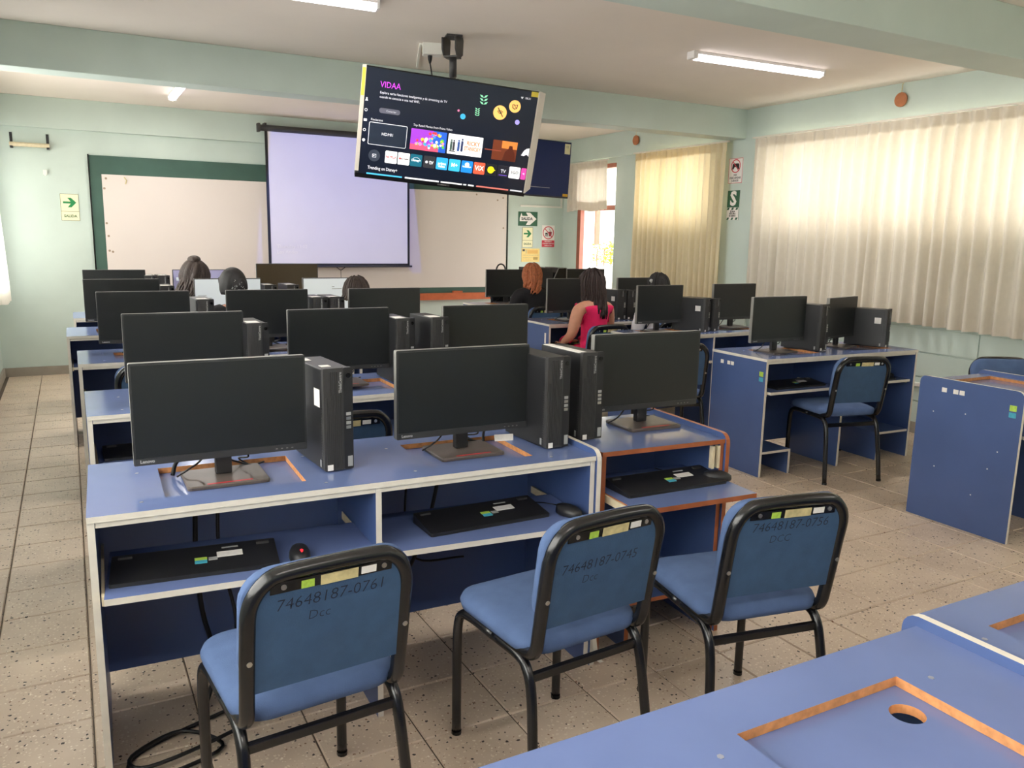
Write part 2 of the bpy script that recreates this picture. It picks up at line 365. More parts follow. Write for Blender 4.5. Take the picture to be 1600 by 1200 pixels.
# ------------------------------------------------------------------ desks
DH = .77; T = .017
def desk(label, loc, rotz, W, D, bays, bm=band, left='panel', right='panel', shelves=(), rail=True, trays=True, topm=blue, group=None):
    t = thing('computer_desk', label, 'desk', loc, rotz, group)
    holes = [b['rec'] for b in bays if b.get('rec')]
    xs = sorted({0, W}|{h[0] for h in holes}|{h[1] for h in holes}); ys = sorted({0, D}|{h[2] for h in holes}|{h[3] for h in holes})
    mb = MB(); ins = lambda x, y: any(h[0] < x < h[1] and h[2] < y < h[3] for h in holes)
    for i in range(len(xs)-1):
        for j in range(len(ys)-1):
            if ins((xs[i]+xs[i+1])/2, (ys[j]+ys[j+1])/2): continue
            a, b, c, d = xs[i], xs[i+1], ys[j], ys[j+1]; z0, z1 = DH-T, DH
            mb.add([(a, c, z1), (b, c, z1), (b, d, z1), (a, d, z1)], [(0, 1, 2, 3)], 0)
            mb.add([(a, c, z0), (b, c, z0), (b, d, z0), (a, d, z0)], [(3, 2, 1, 0)], 0)
            for (p, q, nx, ny) in (((a, c), (b, c), (a+b)/2, c-1e-3), ((b, c), (b, d), b+1e-3, (c+d)/2), ((b, d), (a, d), (a+b)/2, d+1e-3), ((a, d), (a, c), a-1e-3, (c+d)/2)):
                out = not (0 < nx < W and 0 < ny < D)
                if out or ins(nx, ny):
                    mb.add([(p[0], p[1], z0), (q[0], q[1], z0), (q[0], q[1], z1), (p[0], p[1], z1)], [(0, 1, 2, 3)], (0 if ny > D else 1) if out else 2)
    mb.build('desk_top', [topm, bm, mdf], t)
    for i, b in enumerate(bays):
        h = b.get('rec')
        if h:
            rf = MB(); hc = b.get('hole')
            x0, x1, y0, y1 = h[0]-.02, h[1]+.02, h[2]-.02, h[3]+.02
            z1 = DH-T-.0005; z0 = z1-.016
            if hc:
                n = 28; cx, cy, rr = hc; ring = [(cx+rr*math.cos(2*math.pi*k/n), cy+rr*math.sin(2*math.pi*k/n)) for k in range(n)]
                def rectpt(k):
                    a = 2*math.pi*k/n; dx, dy = math.cos(a), math.sin(a); tt = min((x1-cx)/dx if dx > 1e-9 else (x0-cx)/dx if dx < -1e-9 else 9, (y1-cy)/dy if dy > 1e-9 else (y0-cy)/dy if dy < -1e-9 else 9)
                    return (cx+dx*tt, cy+dy*tt)
                rc = [rectpt(k) for k in range(n)]
                # pull the points nearest each corner onto it
                for (qx, qy) in ((x0, y0), (x1, y0), (x1, y1), (x0, y1)):
                    k = min(range(n), key=lambda k: (rc[k][0]-qx)**2+(rc[k][1]-qy)**2); rc[k] = (qx, qy)
                vs = [(p[0], p[1], z1) for p in ring]+[(p[0], p[1], z1) for p in rc]+[(p[0], p[1], z0) for p in ring]
                for k in range(n):
                    k2 = (k+1) % n
                rf.add(vs, [(k, (k+1) % n, n+(k+1) % n, n+k) for k in range(n)]+[(k, (k+1) % n, 2*n+(k+1) % n, 2*n+k) for k in range(n)], [0]*n+[1]*n)
            else: rf.box(x0, x1, y0, y1, z0, z1)
            rf.build('recess_floor', [topm, mdf], t)
        if i:
            x = b['x0']; MB().box(x-.009, x+.009, .004, D-.07, .0, DH-T-.0005, 0, {'-y': 1}).build('divider', [blue2, bm], t)
        tr = b.get('tray')
        if tr:
            a, c, yf, yb, z = tr[:5]; M = Matrix.Rotation(R(tr[5]) if len(tr) > 5 else 0, 4, 'Z')
            g = MB().box(0, c-a, yf, yb, -.018, 0, 0, {'-y': 1, '-x': 1, '+x': 2 if bm is brown else 1}).build('keyboard_tray', [blue, bm, band], t, (a, 0, z), (0, 0, R(tr[5]) if len(tr) > 5 else 0))
            for xx in (a-.008, c+.001): MB().box(xx, xx+.007, yf+.03, D-.14, z-.03, z-.004).build('tray_rail', cream, t)
    if rail: MB().box(.02, W-.02, .006, .021, DH-T-.016, DH-T-.001, 0, {'-z': 1}).build('front_rail', [bm, blue2], t)
    MB().box(.018, W-.018, D-.075, D-.058, .10, DH-T-.001).build('back_panel', blue2, t)
    for side, kind in (('l', left), ('r', right)):
        x0 = 0 if side == 'l' else W-.018
        if kind == 'panel':
            MB().box(x0, x0+.018, .004, D-.01, 0, DH-T-.0005, 0, {'-y': 1}).build('side_panel', [blue2, bm], t)
        elif kind == 'flange':      # end panel that stands proud of the top, front top corner rounded
            x0 = -.02 if side == 'l' else W+.0005
            pts = [(-.006, .0), (D+.030, .0)]+[(D-.002+.032*math.cos(R(q)), DH-.012+.032*math.sin(R(q))) for q in (0, 22, 45, 68, 90)]+[(.03-.036*math.sin(R(q)), DH-.016+.036*math.cos(R(q))) for q in (0, 22, 45, 68, 90)]
            vsM = Matrix(((0, 1, 0, x0), (1, 0, 0, 0), (0, 0, 1, 0), (0, 0, 0, 1)))
            mb = MB().prism(pts, 0, .018, 0, 1); mb.v = [tuple(vsM @ Vector(v)) for v in mb.v]
            mb.build('end_panel', [blue2, bm], t)
            if side == 'r': MB().box(W-.02, W-.002, .004, D-.01, 0, DH-T-.0005, 0, {'-y': 1}).build('side_panel', [blue2, bm], t)
    for (a, c, z) in shelves:
        MB().box(a, c, .01, D-.08, z-.016, z, 0, {'-y': 1}).build('low_shelf', [blue2, bm], t)
    for b in bays:                       # screw caps let into the top
        h = b.get('rec')
        if h:
            for (x, y) in ((h[0]-.06, h[3]-.03), (h[0]-.06, h[2]-.02), (h[1]+.05, h[3]-.03), (h[1]+.05, h[2]-.04)):
                if .03 < x < W-.03 and .03 < y < D-.02: MB().loft([[(x+.0055*math.cos(k), y+.0055*math.sin(k), z) for k in (0, 1.05, 2.1, 3.14, 4.19, 5.24)] for z in (DH-.001, DH+.0008)]).build('screw_cap', mat('screw_cap_grey', (132, 136, 150), .5), t)
    return t
def bay(x0, x1, rec=True, tray=True, D=.53, yf=-.03, z=.56, rot=0, hole=False):
    wid = x1-x0; d = {'x0': x0, 'x1': x1}
    if rec: d['rec'] = (x0+.19, x0+.57 if wid > .7 else x1-.1, .11, D-.125)
    if tray: d['tray'] = (x0+.03, x1-.03, yf, .34, z, rot)
    return d
# row nearest the camera: a two-place desk and a brown-edged single desk
dA = desk('two-place blue desk with white edges in the nearest row, two chairs before it', (-.007, 2.25, 0), R(-1.7), 1.54, .53,
     [{'x0': 0, 'x1': .775, 'rec': (.193, .582, .10, .405), 'tray': (.03, .762, -.045, .30, .56, -3)}, {'x0': .775, 'x1': 1.54, 'rec': (.975, 1.342, .09, .393), 'tray': (.80, 1.50, -.04, .30, .56, -3)}], right='flange')
mb = MB(); P = [(1.550, -.012, .2), (1.551, -.014, .10), (1.557, -.018, .05), (1.572, -.022, .02), (1.58, -.024, .014)]
for i in range(len(P)-1):
    (a, b, c), (d, e, g) = P[i], P[i+1]; mb.add([(a-.009, b, c), (a+.009, b, c), (d+.009, e, g), (d-.009, e, g), (a-.009, b-.002, c), (a+.009, b-.002, c), (d+.009, e-.002, g), (d-.009, e-.002, g)], [(0, 1, 2, 3), (7, 6, 5, 4), (0, 3, 7, 4), (1, 5, 6, 2)])
mb.build('peeling_edge_band', band, dA)
dA2 = desk('single blue desk with raw brown edges, right end of the nearest row', (1.578, 2.232, 0), R(-3), .535, .49,
     [{'x0': 0, 'x1': .535, 'tray': (.03, .535, -.185, .22, .615, 0)}], bm=brown, right='flange', rail=False)
MB().box(.40, .41, -.0, .02, .66, .745).box(.425, .435, 0, .02, .66, .745).build('loose_bracket', cream, dA2, (.08, .0, 0))
MB().box(.02, .52, .01, .36, .17, .186, 0, {'-y': 1}).build('low_shelf', [blue2, brown], dA2)
MB().box(.13, .148, .01, .36, 0, .17, 0, {'-y': 1}).build('shelf_foot', [blue2, brown], dA2)
# left block, rows two to five
rowY = {'B': 3.52, 'C': 4.93, 'D': 6.25, 'E': 7.5}; rowX = {'B': .02, 'C': .005, 'D': -.05, 'E': .0}
rown = {'B': 'second row', 'C': 'third row', 'D': 'fourth row', 'E': 'row closest to the board'}
for k in 'BCDE':
    desk('two-place white-edged blue desk in the %s, left block' % rown[k], (rowX[k], rowY[k], 0), 0, 1.54, .57, [bay(0, .775), bay(.775, 1.54)])
    desk('single blue desk ending the %s of the left block' % rown[k], (rowX[k]+1.575, rowY[k], 0), 0, .6, .55, [bay(0, .6)], left='panel')
# right block
dM = desk('two-place blue desk with pulled-out tray by the white curtain', (3.808, 3.655, 0), R(-2.1), 1.40, .52,
     [{'x0': 0, 'x1': .70, 'rec': (.2, .58, .12, .40), 'tray': (.03, .66, -.02, .30, .56, 0)}, {'x0': .70, 'x1': 1.40, 'rec': (.92, 1.28, .12, .40), 'tray': (.74, 1.37, .02, .32, .56, 0)}], shelves=((.018, .27, .165), (1.08, 1.382, .2)))
MB().box(.252, .27, .01, .44, 0, .149, 0, {'-y': 1}).build('shelf_foot', [blue2, band], dM)
MB().box(1.08, 1.098, .01, .44, 0, .184, 0, {'-y': 1}).build('shelf_foot', [blue2, band], dM)
def stickers(parent, x, y, z, side=-1):
    # coloured labels on the outer face of a left panel
    MB().box(x-.001, x, y+.025, y+.06, z-.045, z-.015).build('sticker', green_s, parent); MB().box(x-.001, x, y+.025, y+.06, z-.078, z-.052).build('sticker', cyan_s, parent)
    for a in (.30, .335, .40): MB().box(x-.001, x, y+a, y+a+.028, z-.012, z+.012).build('sticker', paper, parent)
stickers(dM, 0, 0, .70)
desk('two-place blue desk behind the pulled-out chair, by the pilaster', (3.80, 4.84, 0), R(2.5), 1.36, .47, [bay(0, .68), bay(.68, 1.36)])
dP = desk('two-place blue desk where the woman in pink works', (3.545, 5.87, 0), R(0), 1.42, .53, [{'x0': 0, 'x1': .71, 'rec': (.2, .58, .12, .40), 'tray': (.03, .68, -.06, .30, .56)}, bay(.71, 1.42)])
MB().box(-.001, 0, .05, .075, .60, .69).build('sticker', paper, dP)
desk('two-place blue desk where the copper-haired person works', (3.80, 7.62, 0), 0, 1.45, .53, [bay(0, .72), bay(.72, 1.45)])
dC = desk('single blue desk with tall scuffed end panel at the right edge', (4.125, 2.25, 0), R(0), .50, .53, [{'x0': 0, 'x1': .5, 'rec': (.06, .44, .1, .45), 'tray': (.03, .47, .0, .30, .56)}], left='flange', right='flange')
stickers(dC, -.02, 0, .73)
for (y, z) in ((.09, .46), (.13, .36), (.28, .62), (.46, .60), (.42, .3), (.2, .2)): MB().box(-.0206, -.02, y, y+.006, z, z+.006).build('scuff_mark', paper, dC)
# the two desks at the camera
dN = desk('big blue desk top in the foreground with a chipboard recess and cable hole', (-.35, .375, 0), 0, 1.75, .535,
     [{'x0': 0, 'x1': .8, 'rec': (.2, .6, .10, .43)}, {'x0': .8, 'x1': 1.75, 'rec': (1.185, 1.55, .10, .43), 'hole': (1.493, .365, .028)}], right='flange')
dN2 = desk('blue desk at the bottom right corner with a dark recess', (1.43, .402, 0), 0, 1.1, .54, [{'x0': 0, 'x1': 1.1, 'rec': (.10, .55, .10, .445)}])
jk = thing('recess_slab', 'flat dark slab with pale plate in the recess of the bottom right desk', 'box', (1.70, .77, DH-T-.0005), R(12))  # dark hole in the recess, modelled as a flat dark slab
MB().box(-.1, .1, -.05, .05, 0, .014).build('case', steelblk, jk, bevel=.002); MB().box(-.06, .06, -.02, .02, .014, .018).build('lid', beige_s, jk)

# ------------------------------------------------------------------ computers
def make_monitor(name='desktop_monitor', W=.50, H=.30, screen=None, zb=.07, label='', lettering=True, basestripe=True):
    t = thing(name, label, 'monitor')
    MB().prism(rrect(-W/2, W/2, zb, zb+H, .004, 2), -.020, .004, 1, 2).box(-W*.32, W*.32, .004, .028, zb+.05, zb+H-.06, 0).build('housing', [blk, bez, bez2], t)
    MB().box(-W/2+.006, W/2-.006, -.0212, -.0195, zb+.022, zb+H-.006).build('screen', screen or scr, t)
    ch = MB().box(-W/2+.004, W/2-.004, -.0222, -.0195, zb+.002, zb+.021).build('chin', bez, t)
    if lettering: text('Lenovo', .013, silver, ch, -W/2+.036, -.0226, zb+.0115, name='brand_lettering', bold=.0006)
    for k in range(4): MB().box(W/2-.05-k*.016, W/2-.044-k*.016, -.0228, -.022, zb+.008, zb+.011).build('button', bez2, ch)
    MB().box(-.024, .024, .004, .030, .012, zb+.12).box(-.05, .05, .004, .02, zb+.06, zb+.16).build('neck', blk, t, bevel=.003)
    MB().loft([[(p[0], p[1], z) for p in rrect(-.118+e, .118-e, -.1+e, .09-e, .01, 3)] for z, e in ((0, .001), (.008, 0), (.0115, .003))]).build('base', [brush], t)
    if basestripe: MB().box(-.062, .068, -.090, -.082, .0112, .0122).build('base_stripe', red, t)
    mc = MB()
    mc.tube(sm([(.0, .03, zb+.06), (.02, .06, .05), (.06, .085, .02), (.10, .08, .008), (.14, .11, .006)]), .0032, 6)
    mc.tube(sm([(-.02, .03, zb+.05), (-.06, .05, .05), (-.10, .03, .03), (-.13, .05, .006)]), .0032, 6)
    mc.tube(sm([(.05, .03, zb+.03), (.08, .04, .05), (.06, .1, .03), (.09, .1, .005)]), .003, 6)
    mc.build('cables', cable, t, smooth=True)
    return t
def make_tower(label):
    t = thing('desktop_computer_tower', label, 'computer')
    W, D, H = .094, .285, .325
    MB().box(-W/2, W/2, .016, D, .006, H-.004, 0).box(-W/2+.006, W/2-.006, .03, D-.02, 0, .006).build('case', [blk], t, bevel=.003)
    fr = MB().prism(rrect(-W/2, W/2*.36, .004, H, .004, 2), 0, .018, 0)
    for k in range(9):
        x = -W/2+.007+k*.0062; fr.box(x, x+.0028, -.0022, .001, .012, H-.09 if k < 2 else H-.012)
    fp = fr.build('front_grille', blk2, t)
    sp = MB()
    for k in range(22): sp.box(-W/2-.0012, -W/2+.001, .018, .026, .02+k*.0085, .0245+k*.0085)
    sp.build('side_vents', blk2, t)
    st = MB().prism(rrect(W/2*.36, W/2, .004, H, .004, 2), .001, .018, 0).build('control_strip', blk, t)
    MB().disc(W*.35, H-.025, -.0012, .0075, 16, 0, .003).build('power_button', gloss, st)
    for k in range(4): MB().box(W*.26, W*.42, -.0008, .002, H-.150-k*.014, H-.1405-k*.014).build('usb_port', metal if k % 2 else silver, st)
    MB().box(-W/2+.044, -W/2+.062, -.0026, -.0015, H-.078, H-.012).build('badge', blk2, fp)
    text('ThinkCentre', .0125, silver, fp, -W/2+.053, -.0029, H-.045, rot=(R(90), R(-90), 0), name='badge_lettering', bold=.0003)
    MB().box(W*.30, W*.46, -.0006, .001, .012, .045).build('sticker', silver, st)
    MB().box(-W/2+.008, -W/2+.026, -.0032, -.002, .006, .024).build('sticker', paper, fp)
    MB().box(-W/2-.0008, -W/2, .030, .040, .012, .034).build('sticker', silver, t)
    return t
def make_keyboard(label):
    # lies on its keys: the underside with its feet and stickers faces up
    t = thing('keyboard', label, 'keyboard')
    L, D = .44, .158
    mb = MB().loft([[(x, y, z0 if (y < 0) else z1) for x, y in rrect(-L/2, L/2, -D/2, D/2, .008, 3)] for z0, z1 in ((.0, .0), (.006, .008), (.011, .030))])
    mb.build('body', blk, t)
    M = Matrix.Rotation(math.atan2(.019, D-.016), 4, 'X'); zt = lambda y: .0206+y*.12
    for x in (-.185, .185): MB().box(x-.018, x+.018, .05, .062, zt(.056)-.004, zt(.056)+.006).build('foot', blk2, t)
    def st(x0, x1, y0, y1, m):
        mb = MB().add([(x0, y0, zt(y0)+.0012), (x1, y0, zt(y0)+.0012), (x1, y1, zt(y1)+.0012), (x0, y1, zt(y1)+.0012), (x0, y0, zt(y0)-.002), (x1, y0, zt(y0)-.002), (x1, y1, zt(y1)-.002), (x0, y1, zt(y1)-.002)], [(0, 1, 2, 3), (7, 6, 5, 4), (0, 4, 5, 1), (1, 5, 6, 2), (2, 6, 7, 3), (3, 7, 4, 0)])
        mb.build('sticker', m, t)
    st(.055, .125, .0, .03, paper); st(-.005, .028, -.006, .008, green_s); st(-.005, .028, -.024, -.008, cyan_s); st(.032, .056, -.012, .004, silver); st(.07, .115, .05, .056, silver)
    return t
def make_mouse(label, glow=False):
    t = thing('mouse', label, 'mouse'); rings = []
    for z, sx, sy in ((0, .9, .95), (.006, 1, 1), (.018, .96, .97), (.028, .78, .82), (.034, .45, .5), (.036, .1, .1)):
        rings.append([(.031*sx*math.cos(a), .054*sy*math.sin(a)+(.006 if z > .02 else 0), z) for a in [2*math.pi*k/20 for k in range(20)]])
    MB().loft(rings).build('shell', blk, t, smooth=True)
    MB().tube([(0, .026, .0275), (0, .045, .0215)], .004, 8).build('scroll_wheel', blk2, t)
    if glow: MB().tube([(.004, -.034, .0225), (.004, -.018, .0318)], .005, 8).build('red_light', mat('mouse_red_light', (255, 30, 40), .4, emit=3), t)
    return t
rowname = {'A': 'nearest row', 'B': 'second row', 'C': 'third row', 'D': 'fourth row', 'E': 'row closest to the board'}
mon0 = make_monitor(label='dark monitor with red foot stripe at the left end of the nearest row')
mon0.location = (.375, 2.52, DH-T+.001)
grid = mat('lit_page', (196, 202, 204), .5, emit=.55); lil = mat('lit_lilac_page', (150, 146, 176), .5, emit=.35)
G1 = 'dark monitors of the left block'
dup(mon0, (1.168, 2.50, DH-T+.001), 0, 'dark monitor with red foot stripe in the middle of the nearest row', G1)
dup(mon0, (1.966, 2.52, DH+.001), R(-2), 'dark monitor on the brown-edged single desk', G1); mon0['group'] = G1
for (row, y, xs) in (('B', 3.84, ((.43, 'left end'), (1.13, 'middle'), (1.92, 'right end'))), ('C', 5.22, ((.371, 'left end'), (1.08, 'middle'), (1.85, 'right end'))), ('D', 6.52, ((.325, 'left end'),)), ('E', 8.02, ((.345, 'left end'),))):
    for x, p in xs: dup(mon0, (x, y, DH+.001), 0, 'dark monitor at the %s of the %s, left block' % (p, rowname[row]), G1, skip=() if row in 'AB' else ('base_stripe',))
def lit(label, loc, m, W=.49):
    t = make_monitor('lit_monitor', W, .30, m, label=label, lettering=False); t.location = loc; return t
l1 = lit('lit monitor with pale page in front of the person with the beaded bun', (1.056, 6.52, DH+.001), grid)
MB().box(-.22, -.12, -.0222, -.0212, .22, .224).box(-.22, -.16, -.0222, -.0212, .24, .243).build('page_text', bez2, l1)
l2 = lit('lit monitor with pale page in front of the person in yellow', (1.88, 6.52, DH+.001), grid, .51)
MB().box(-.02, .06, -.0222, -.0212, .28, .284).box(-.02, .0, -.0222, -.0212, .295, .30).build('page_text', bez2, l2)
l3 = lit('lit monitor with lilac page in front of the wavy-haired person', (1.07, 8.02, DH+.001), lil, .5)
MB().box(-.22, -.20, -.0222, -.0212, .27, .30).box(-.18, -.12, -.0222, -.0212, .27, .285).box(-.18, -.12, -.0222, -.0212, .31, .325).build('page_text', grid, l3)
olive_reflection = mat('olive_reflection_screen', (74, 62, 44), .22)  # brown reflection on the glass, put into the base colour
l4 = make_monitor('desktop_monitor', .59, .34, olive_reflection, zb=.085, label='tall glossy monitor with a painted brown reflection below the projection screen', lettering=False); l4.location = (1.857, 8.02, DH+.001)
# right block monitors
G2 = 'dark monitors of the right block'
def monr(label, loc, rz=0, W=.46):
    t = dup(mon0, loc, rz, label, G2, skip=('base_stripe',)); t.scale = (W/.5, 1, 1 if W > .42 else .95); return t
monr('dark monitor at the left place of the desk by the white curtain', (4.125, 3.90, DH+.001), R(0), .485)
monr('small angled monitor at the right place of the desk by the white curtain', (4.78, 3.94, DH+.001), R(14), .42)
monr('dark monitor in front of the black-haired person in white', (4.10, 5.12, DH+.001), R(0), .45)
monr('dark monitor before the pilaster, right of a tower pair', (4.93, 5.17, DH+.001), R(0), .47)
monr('dark monitor the woman in pink is facing', (3.92, 6.12, DH+.001), 0, .53)
monr('dark monitor behind the two towers right of the woman in pink', (4.69, 6.17, DH+.001), 0, .50)
monr('dark monitor the copper-haired person is facing', (4.22, 7.92, DH+.001), 0, .52)
monr('half-hidden dark monitor below the open doorway', (5.30, 8.0, DH+.001), 0, .52)
# towers
tw0 = make_tower('tower with a white square label on its side beside the nearest left monitor'); tw0.location = (.697, 2.39, DH); tw0.rotation_euler = (0, 0, R(4))
G3 = 'small desktop towers of the left block'; tw0['group'] = G3
lb = lambda t, y=.035, z=.255: (MB().box(-.0478, -.0468, y, y+.05, z-.055, z).build('paper_label', paper, t))
t2 = dup(tw0, (1.462, 2.345, DH), R(2), 'tower standing at the right end of the nearest two-place desk', G3)
t3 = dup(tw0, (1.637, 2.395, DH+.0), R(1), 'tower with white top edge on the left of the brown-edged desk', G3)
lb(tw0); MB().box(-.03, .0, .06, .09, .3212, .3222).build('paper_label', paper, tw0); MB().box(-.045, -.015, .2, .25, .3212, .3222).build('paper_label', paper, tw0)
MB().box(-.047, -.012, .03, .27, .3212, .3235).build('paper_label', paper, t3)
for (row, y, xs) in (('B', 3.72, ((.725, 'beside the left monitor'), (1.43, 'left one of the middle pair'), (1.615, 'right one of the middle pair'))), ('C', 5.12, ((.70, 'beside the left monitor'), (1.39, 'left one of the middle pair'), (1.50, 'right one of the middle pair'))), ('D', 6.42, ((.62, 'beside the left monitor'), (1.36, 'left one of the middle pair'), (1.53, 'right one of the middle pair'))), ('E', 7.9, ((.63, 'beside the left monitor'), (.74, 'second from the left monitor')))):
    for x, p in xs:
        q = dup(tw0, (x, y, DH), R(2), 'tower in the %s, left block, %s' % (rowname[row], p), G3)
        for c in list(q.children):
            if c.name.startswith('paper_label'): bpy.data.objects.remove(c)
        MB().box(-.035, .02, .05, .13, .3212, .3228).build('paper_label', paper, q)
G4 = 'black towers of the right block'
def towr(label, loc, rz, lab=True, sy=1):
    q = dup(tw0, loc, rz, label, G4, skip=('paper_label',)); q.scale = (1.12, sy, .84 if lab else .98)
    if lab: MB().box(-.0478, -.0468, .04, .085, .2, .25).build('paper_label', paper, q)
    return q
towr('black tower between the two monitors of the desk by the white curtain', (4.47, 3.80, DH), R(14), False)
towr('black tower with white label nearest the white curtain', (5.10, 3.78, DH), R(22))
towr('black tower with white label right of the black-haired person', (4.48, 4.97, DH), R(25))
towr('black tower right beside the labelled one, before the pilaster', (4.61, 5.0, DH), R(20), False).scale = (1, 1, .82)
towr('left one of the two black towers beside the woman in pink', (4.385, 6.0, DH), R(8))
towr('right one of the two black towers beside the woman in pink', (4.51, 6.02, DH), R(8), False).scale = (1.1, 1, .82)
bt = thing('full_size_computer_tower', 'large black tower with a slanted window side beside the copper-haired person', 'computer', (4.73, 7.95, DH))
MB().box(-.18, .10, 0, .3, 0, .385).build('case', blk, bt, bevel=.004)
MB().prism([(.10, 0), (.28, 0), (.28, .385), (.17, .385), (.10, .24)], 0, .3).build('window_side', gloss, bt)
mb = MB().tube([(.10, -.004, .02), (.10, -.004, .24), (.17, -.004, .38), (.28, -.004, .38), (.28, -.004, .02)], .006, 6); mb.build('trim_edge', bez2, bt)
MB().box(-.10, -.09, -.002, 0, .02, .36).build('panel_seam', gloss, bt)
# keyboards and mice on the trays
kb0 = make_keyboard('upturned black keyboard with stickers on the nearest left tray'); kb0.location = (.26, 2.325, .5605); kb0.rotation_euler = (0, 0, R(-6))
G5 = 'upturned keyboards'; kb0['group'] = G5
dup(kb0, (1.165, 2.33, .5605), R(1), 'upturned black keyboard with stickers on the middle tray, nearest row', G5)
dup(kb0, (1.868, 2.235, .6155), R(-1), 'upturned black keyboard on the brown-edged tray', G5)
dup(kb0, (4.17, 3.76, .5605), R(-1), 'upturned keyboard on the pulled-out tray by the white curtain', G5)
dup(kb0, (4.85, 3.74, .5605), R(-3), 'upturned keyboard on the right tray by the white curtain', G5)
dup(kb0, (3.87, 5.97, .5605), 0, 'keyboard under the hand of the woman in pink', G5)
dup(kb0, (.29, 3.68, .5605), R(0), 'upturned keyboard on the left tray of the second row', G5)
ms0 = make_mouse('black mouse glowing red on the nearest left tray', True); ms0.location = (.535, 2.26, .5605); ms0.rotation_euler = (0, 0, R(-10))
m1 = make_mouse('black mouse on the middle tray, nearest row'); m1.location = (1.455, 2.245, .5605); m1.rotation_euler = (0, 0, R(20))
m2 = dup(m1, (2.085, 2.205, .6155), R(60), 'black mouse on the brown-edged tray'); m3 = dup(m1, (5.10, 3.76, .5605), R(60), 'mouse on the right tray by the white curtain')
for a, tr in ((ms0, dA), (m1, dA), (m2, dA2)): a['group'] = 'mice on the nearest trays'
def cord(label, pts, r=.004, name='cable', m=cable, cat='cable', group=None):
    o = MB().tube(sm(pts), r, 7).build(name, m, smooth=True); return tag(o, label, cat, group)
cord('mouse cord running back over the middle tray', [(1.455, 2.30, .575), (1.43, 2.38, .566), (1.36, 2.42, .566), (1.30, 2.47, .567)], .002)
cord('mouse cord running back over the brown-edged tray', [(2.05, 2.235, .63), (2.0, 2.29, .620), (1.97, 2.34, .623), (1.95, 2.41, .622)], .002)
cord('thick black cables hanging behind the nearest left tray', [(.30, 2.60, .74), (.29, 2.60, .5), (.30, 2.6, .3), (.33, 2.58, .12), (.28, 2.5, .012)], .008)
cord('second black cable hanging beside the thick ones, nearest left place', [(.37, 2.61, .74), (.36, 2.6, .5), (.40, 2.58, .25), (.36, 2.52, .08), (.42, 2.48, .010)], .006)
cord('black cable coil on the floor under the nearest left tray', [(.50, 2.5, .02), (.30, 2.45, .012), (.1, 2.37, .01), (.02+.03, 2.29, .01), (.12, 2.22, .011), (.3, 2.28, .012), (.2, 2.4, .02), (.06, 2.33, .022), (.1, 2.26, .022), (.34, 2.33, .022), (.56, 2.46, .02)], .006)
cord('thin black cable dangling behind the middle tray', [(1.0, 2.58, .74), (.98, 2.57, .5), (1.02, 2.56, .36), (1.2, 2.55, .34)], .004)
cord('pair of black cables sagging between the two places of the nearest desk', [(1.12, 2.57, .70), (1.05, 2.56, .45), (.9, 2.50, .25), (.8, 2.46, .19)], .007)
cord('black cable rising from the recess beside the nearest left monitor foot', [(.235, 2.60, DH-T+.004), (.25, 2.6, DH+.03), (.30, 2.58, DH+.07), (.36, 2.56, DH+.08)], .0065)
cord('black cables looped behind the middle monitor foot, nearest row', [(1.28, 2.56, DH-T+.004), (1.29, 2.575, DH+.03), (1.33, 2.58, DH+.06), (1.22, 2.6, DH+.05), (1.2, 2.55, DH+.07)], .005)
cord('thin cable hanging under the pulled-out tray by the white curtain', [(3.88, 4.02, .54), (3.98, 4.0, .4), (4.06, 4.0, .28), (4.1, 4.0, .2)], .004)
wp = thing('paper_scrap', 'small white folded paper beside the tower in the nearest row', 'paper', (1.345, 2.53, DH), R(-12))
MB().add([(-.035, -.012, 0), (.035, -.012, 0), (.042, .014, .012), (-.03, .014, .012), (-.035, -.012, .006), (.035, -.012, .006), (.042, .014, .018), (-.03, .014, .018)], [(3, 2, 1, 0), (4, 5, 6, 7), (0, 1, 5, 4), (1, 2, 6, 5), (2, 3, 7, 6), (3, 0, 4, 7)]).build('sheet', paper, wp)
ps = thing('power_strip', 'white plug and power strip on the floor under the curtain-side desk', 'plug', (5.0, 3.83, 0), R(-30))
MB().box(-.10, .10, -.025, .025, 0, .022).build('strip', white, ps, bevel=.003); MB().box(-.03, .0, -.015, .015, .022, .075).build('plug', white, ps, rot=(0, R(12), 0))
MB().tube(sm([(-.02, 0, .07), (.02, .03, .11), (.06, .03, .15)]), .006, 6).build('cord', white, ps, smooth=True)
cord('dark cable on the floor beside the white power strip', [(4.86, 3.89, .012), (4.78, 3.93, .012), (4.68, 3.90, .012), (4.66, 3.97, .012)], .006)

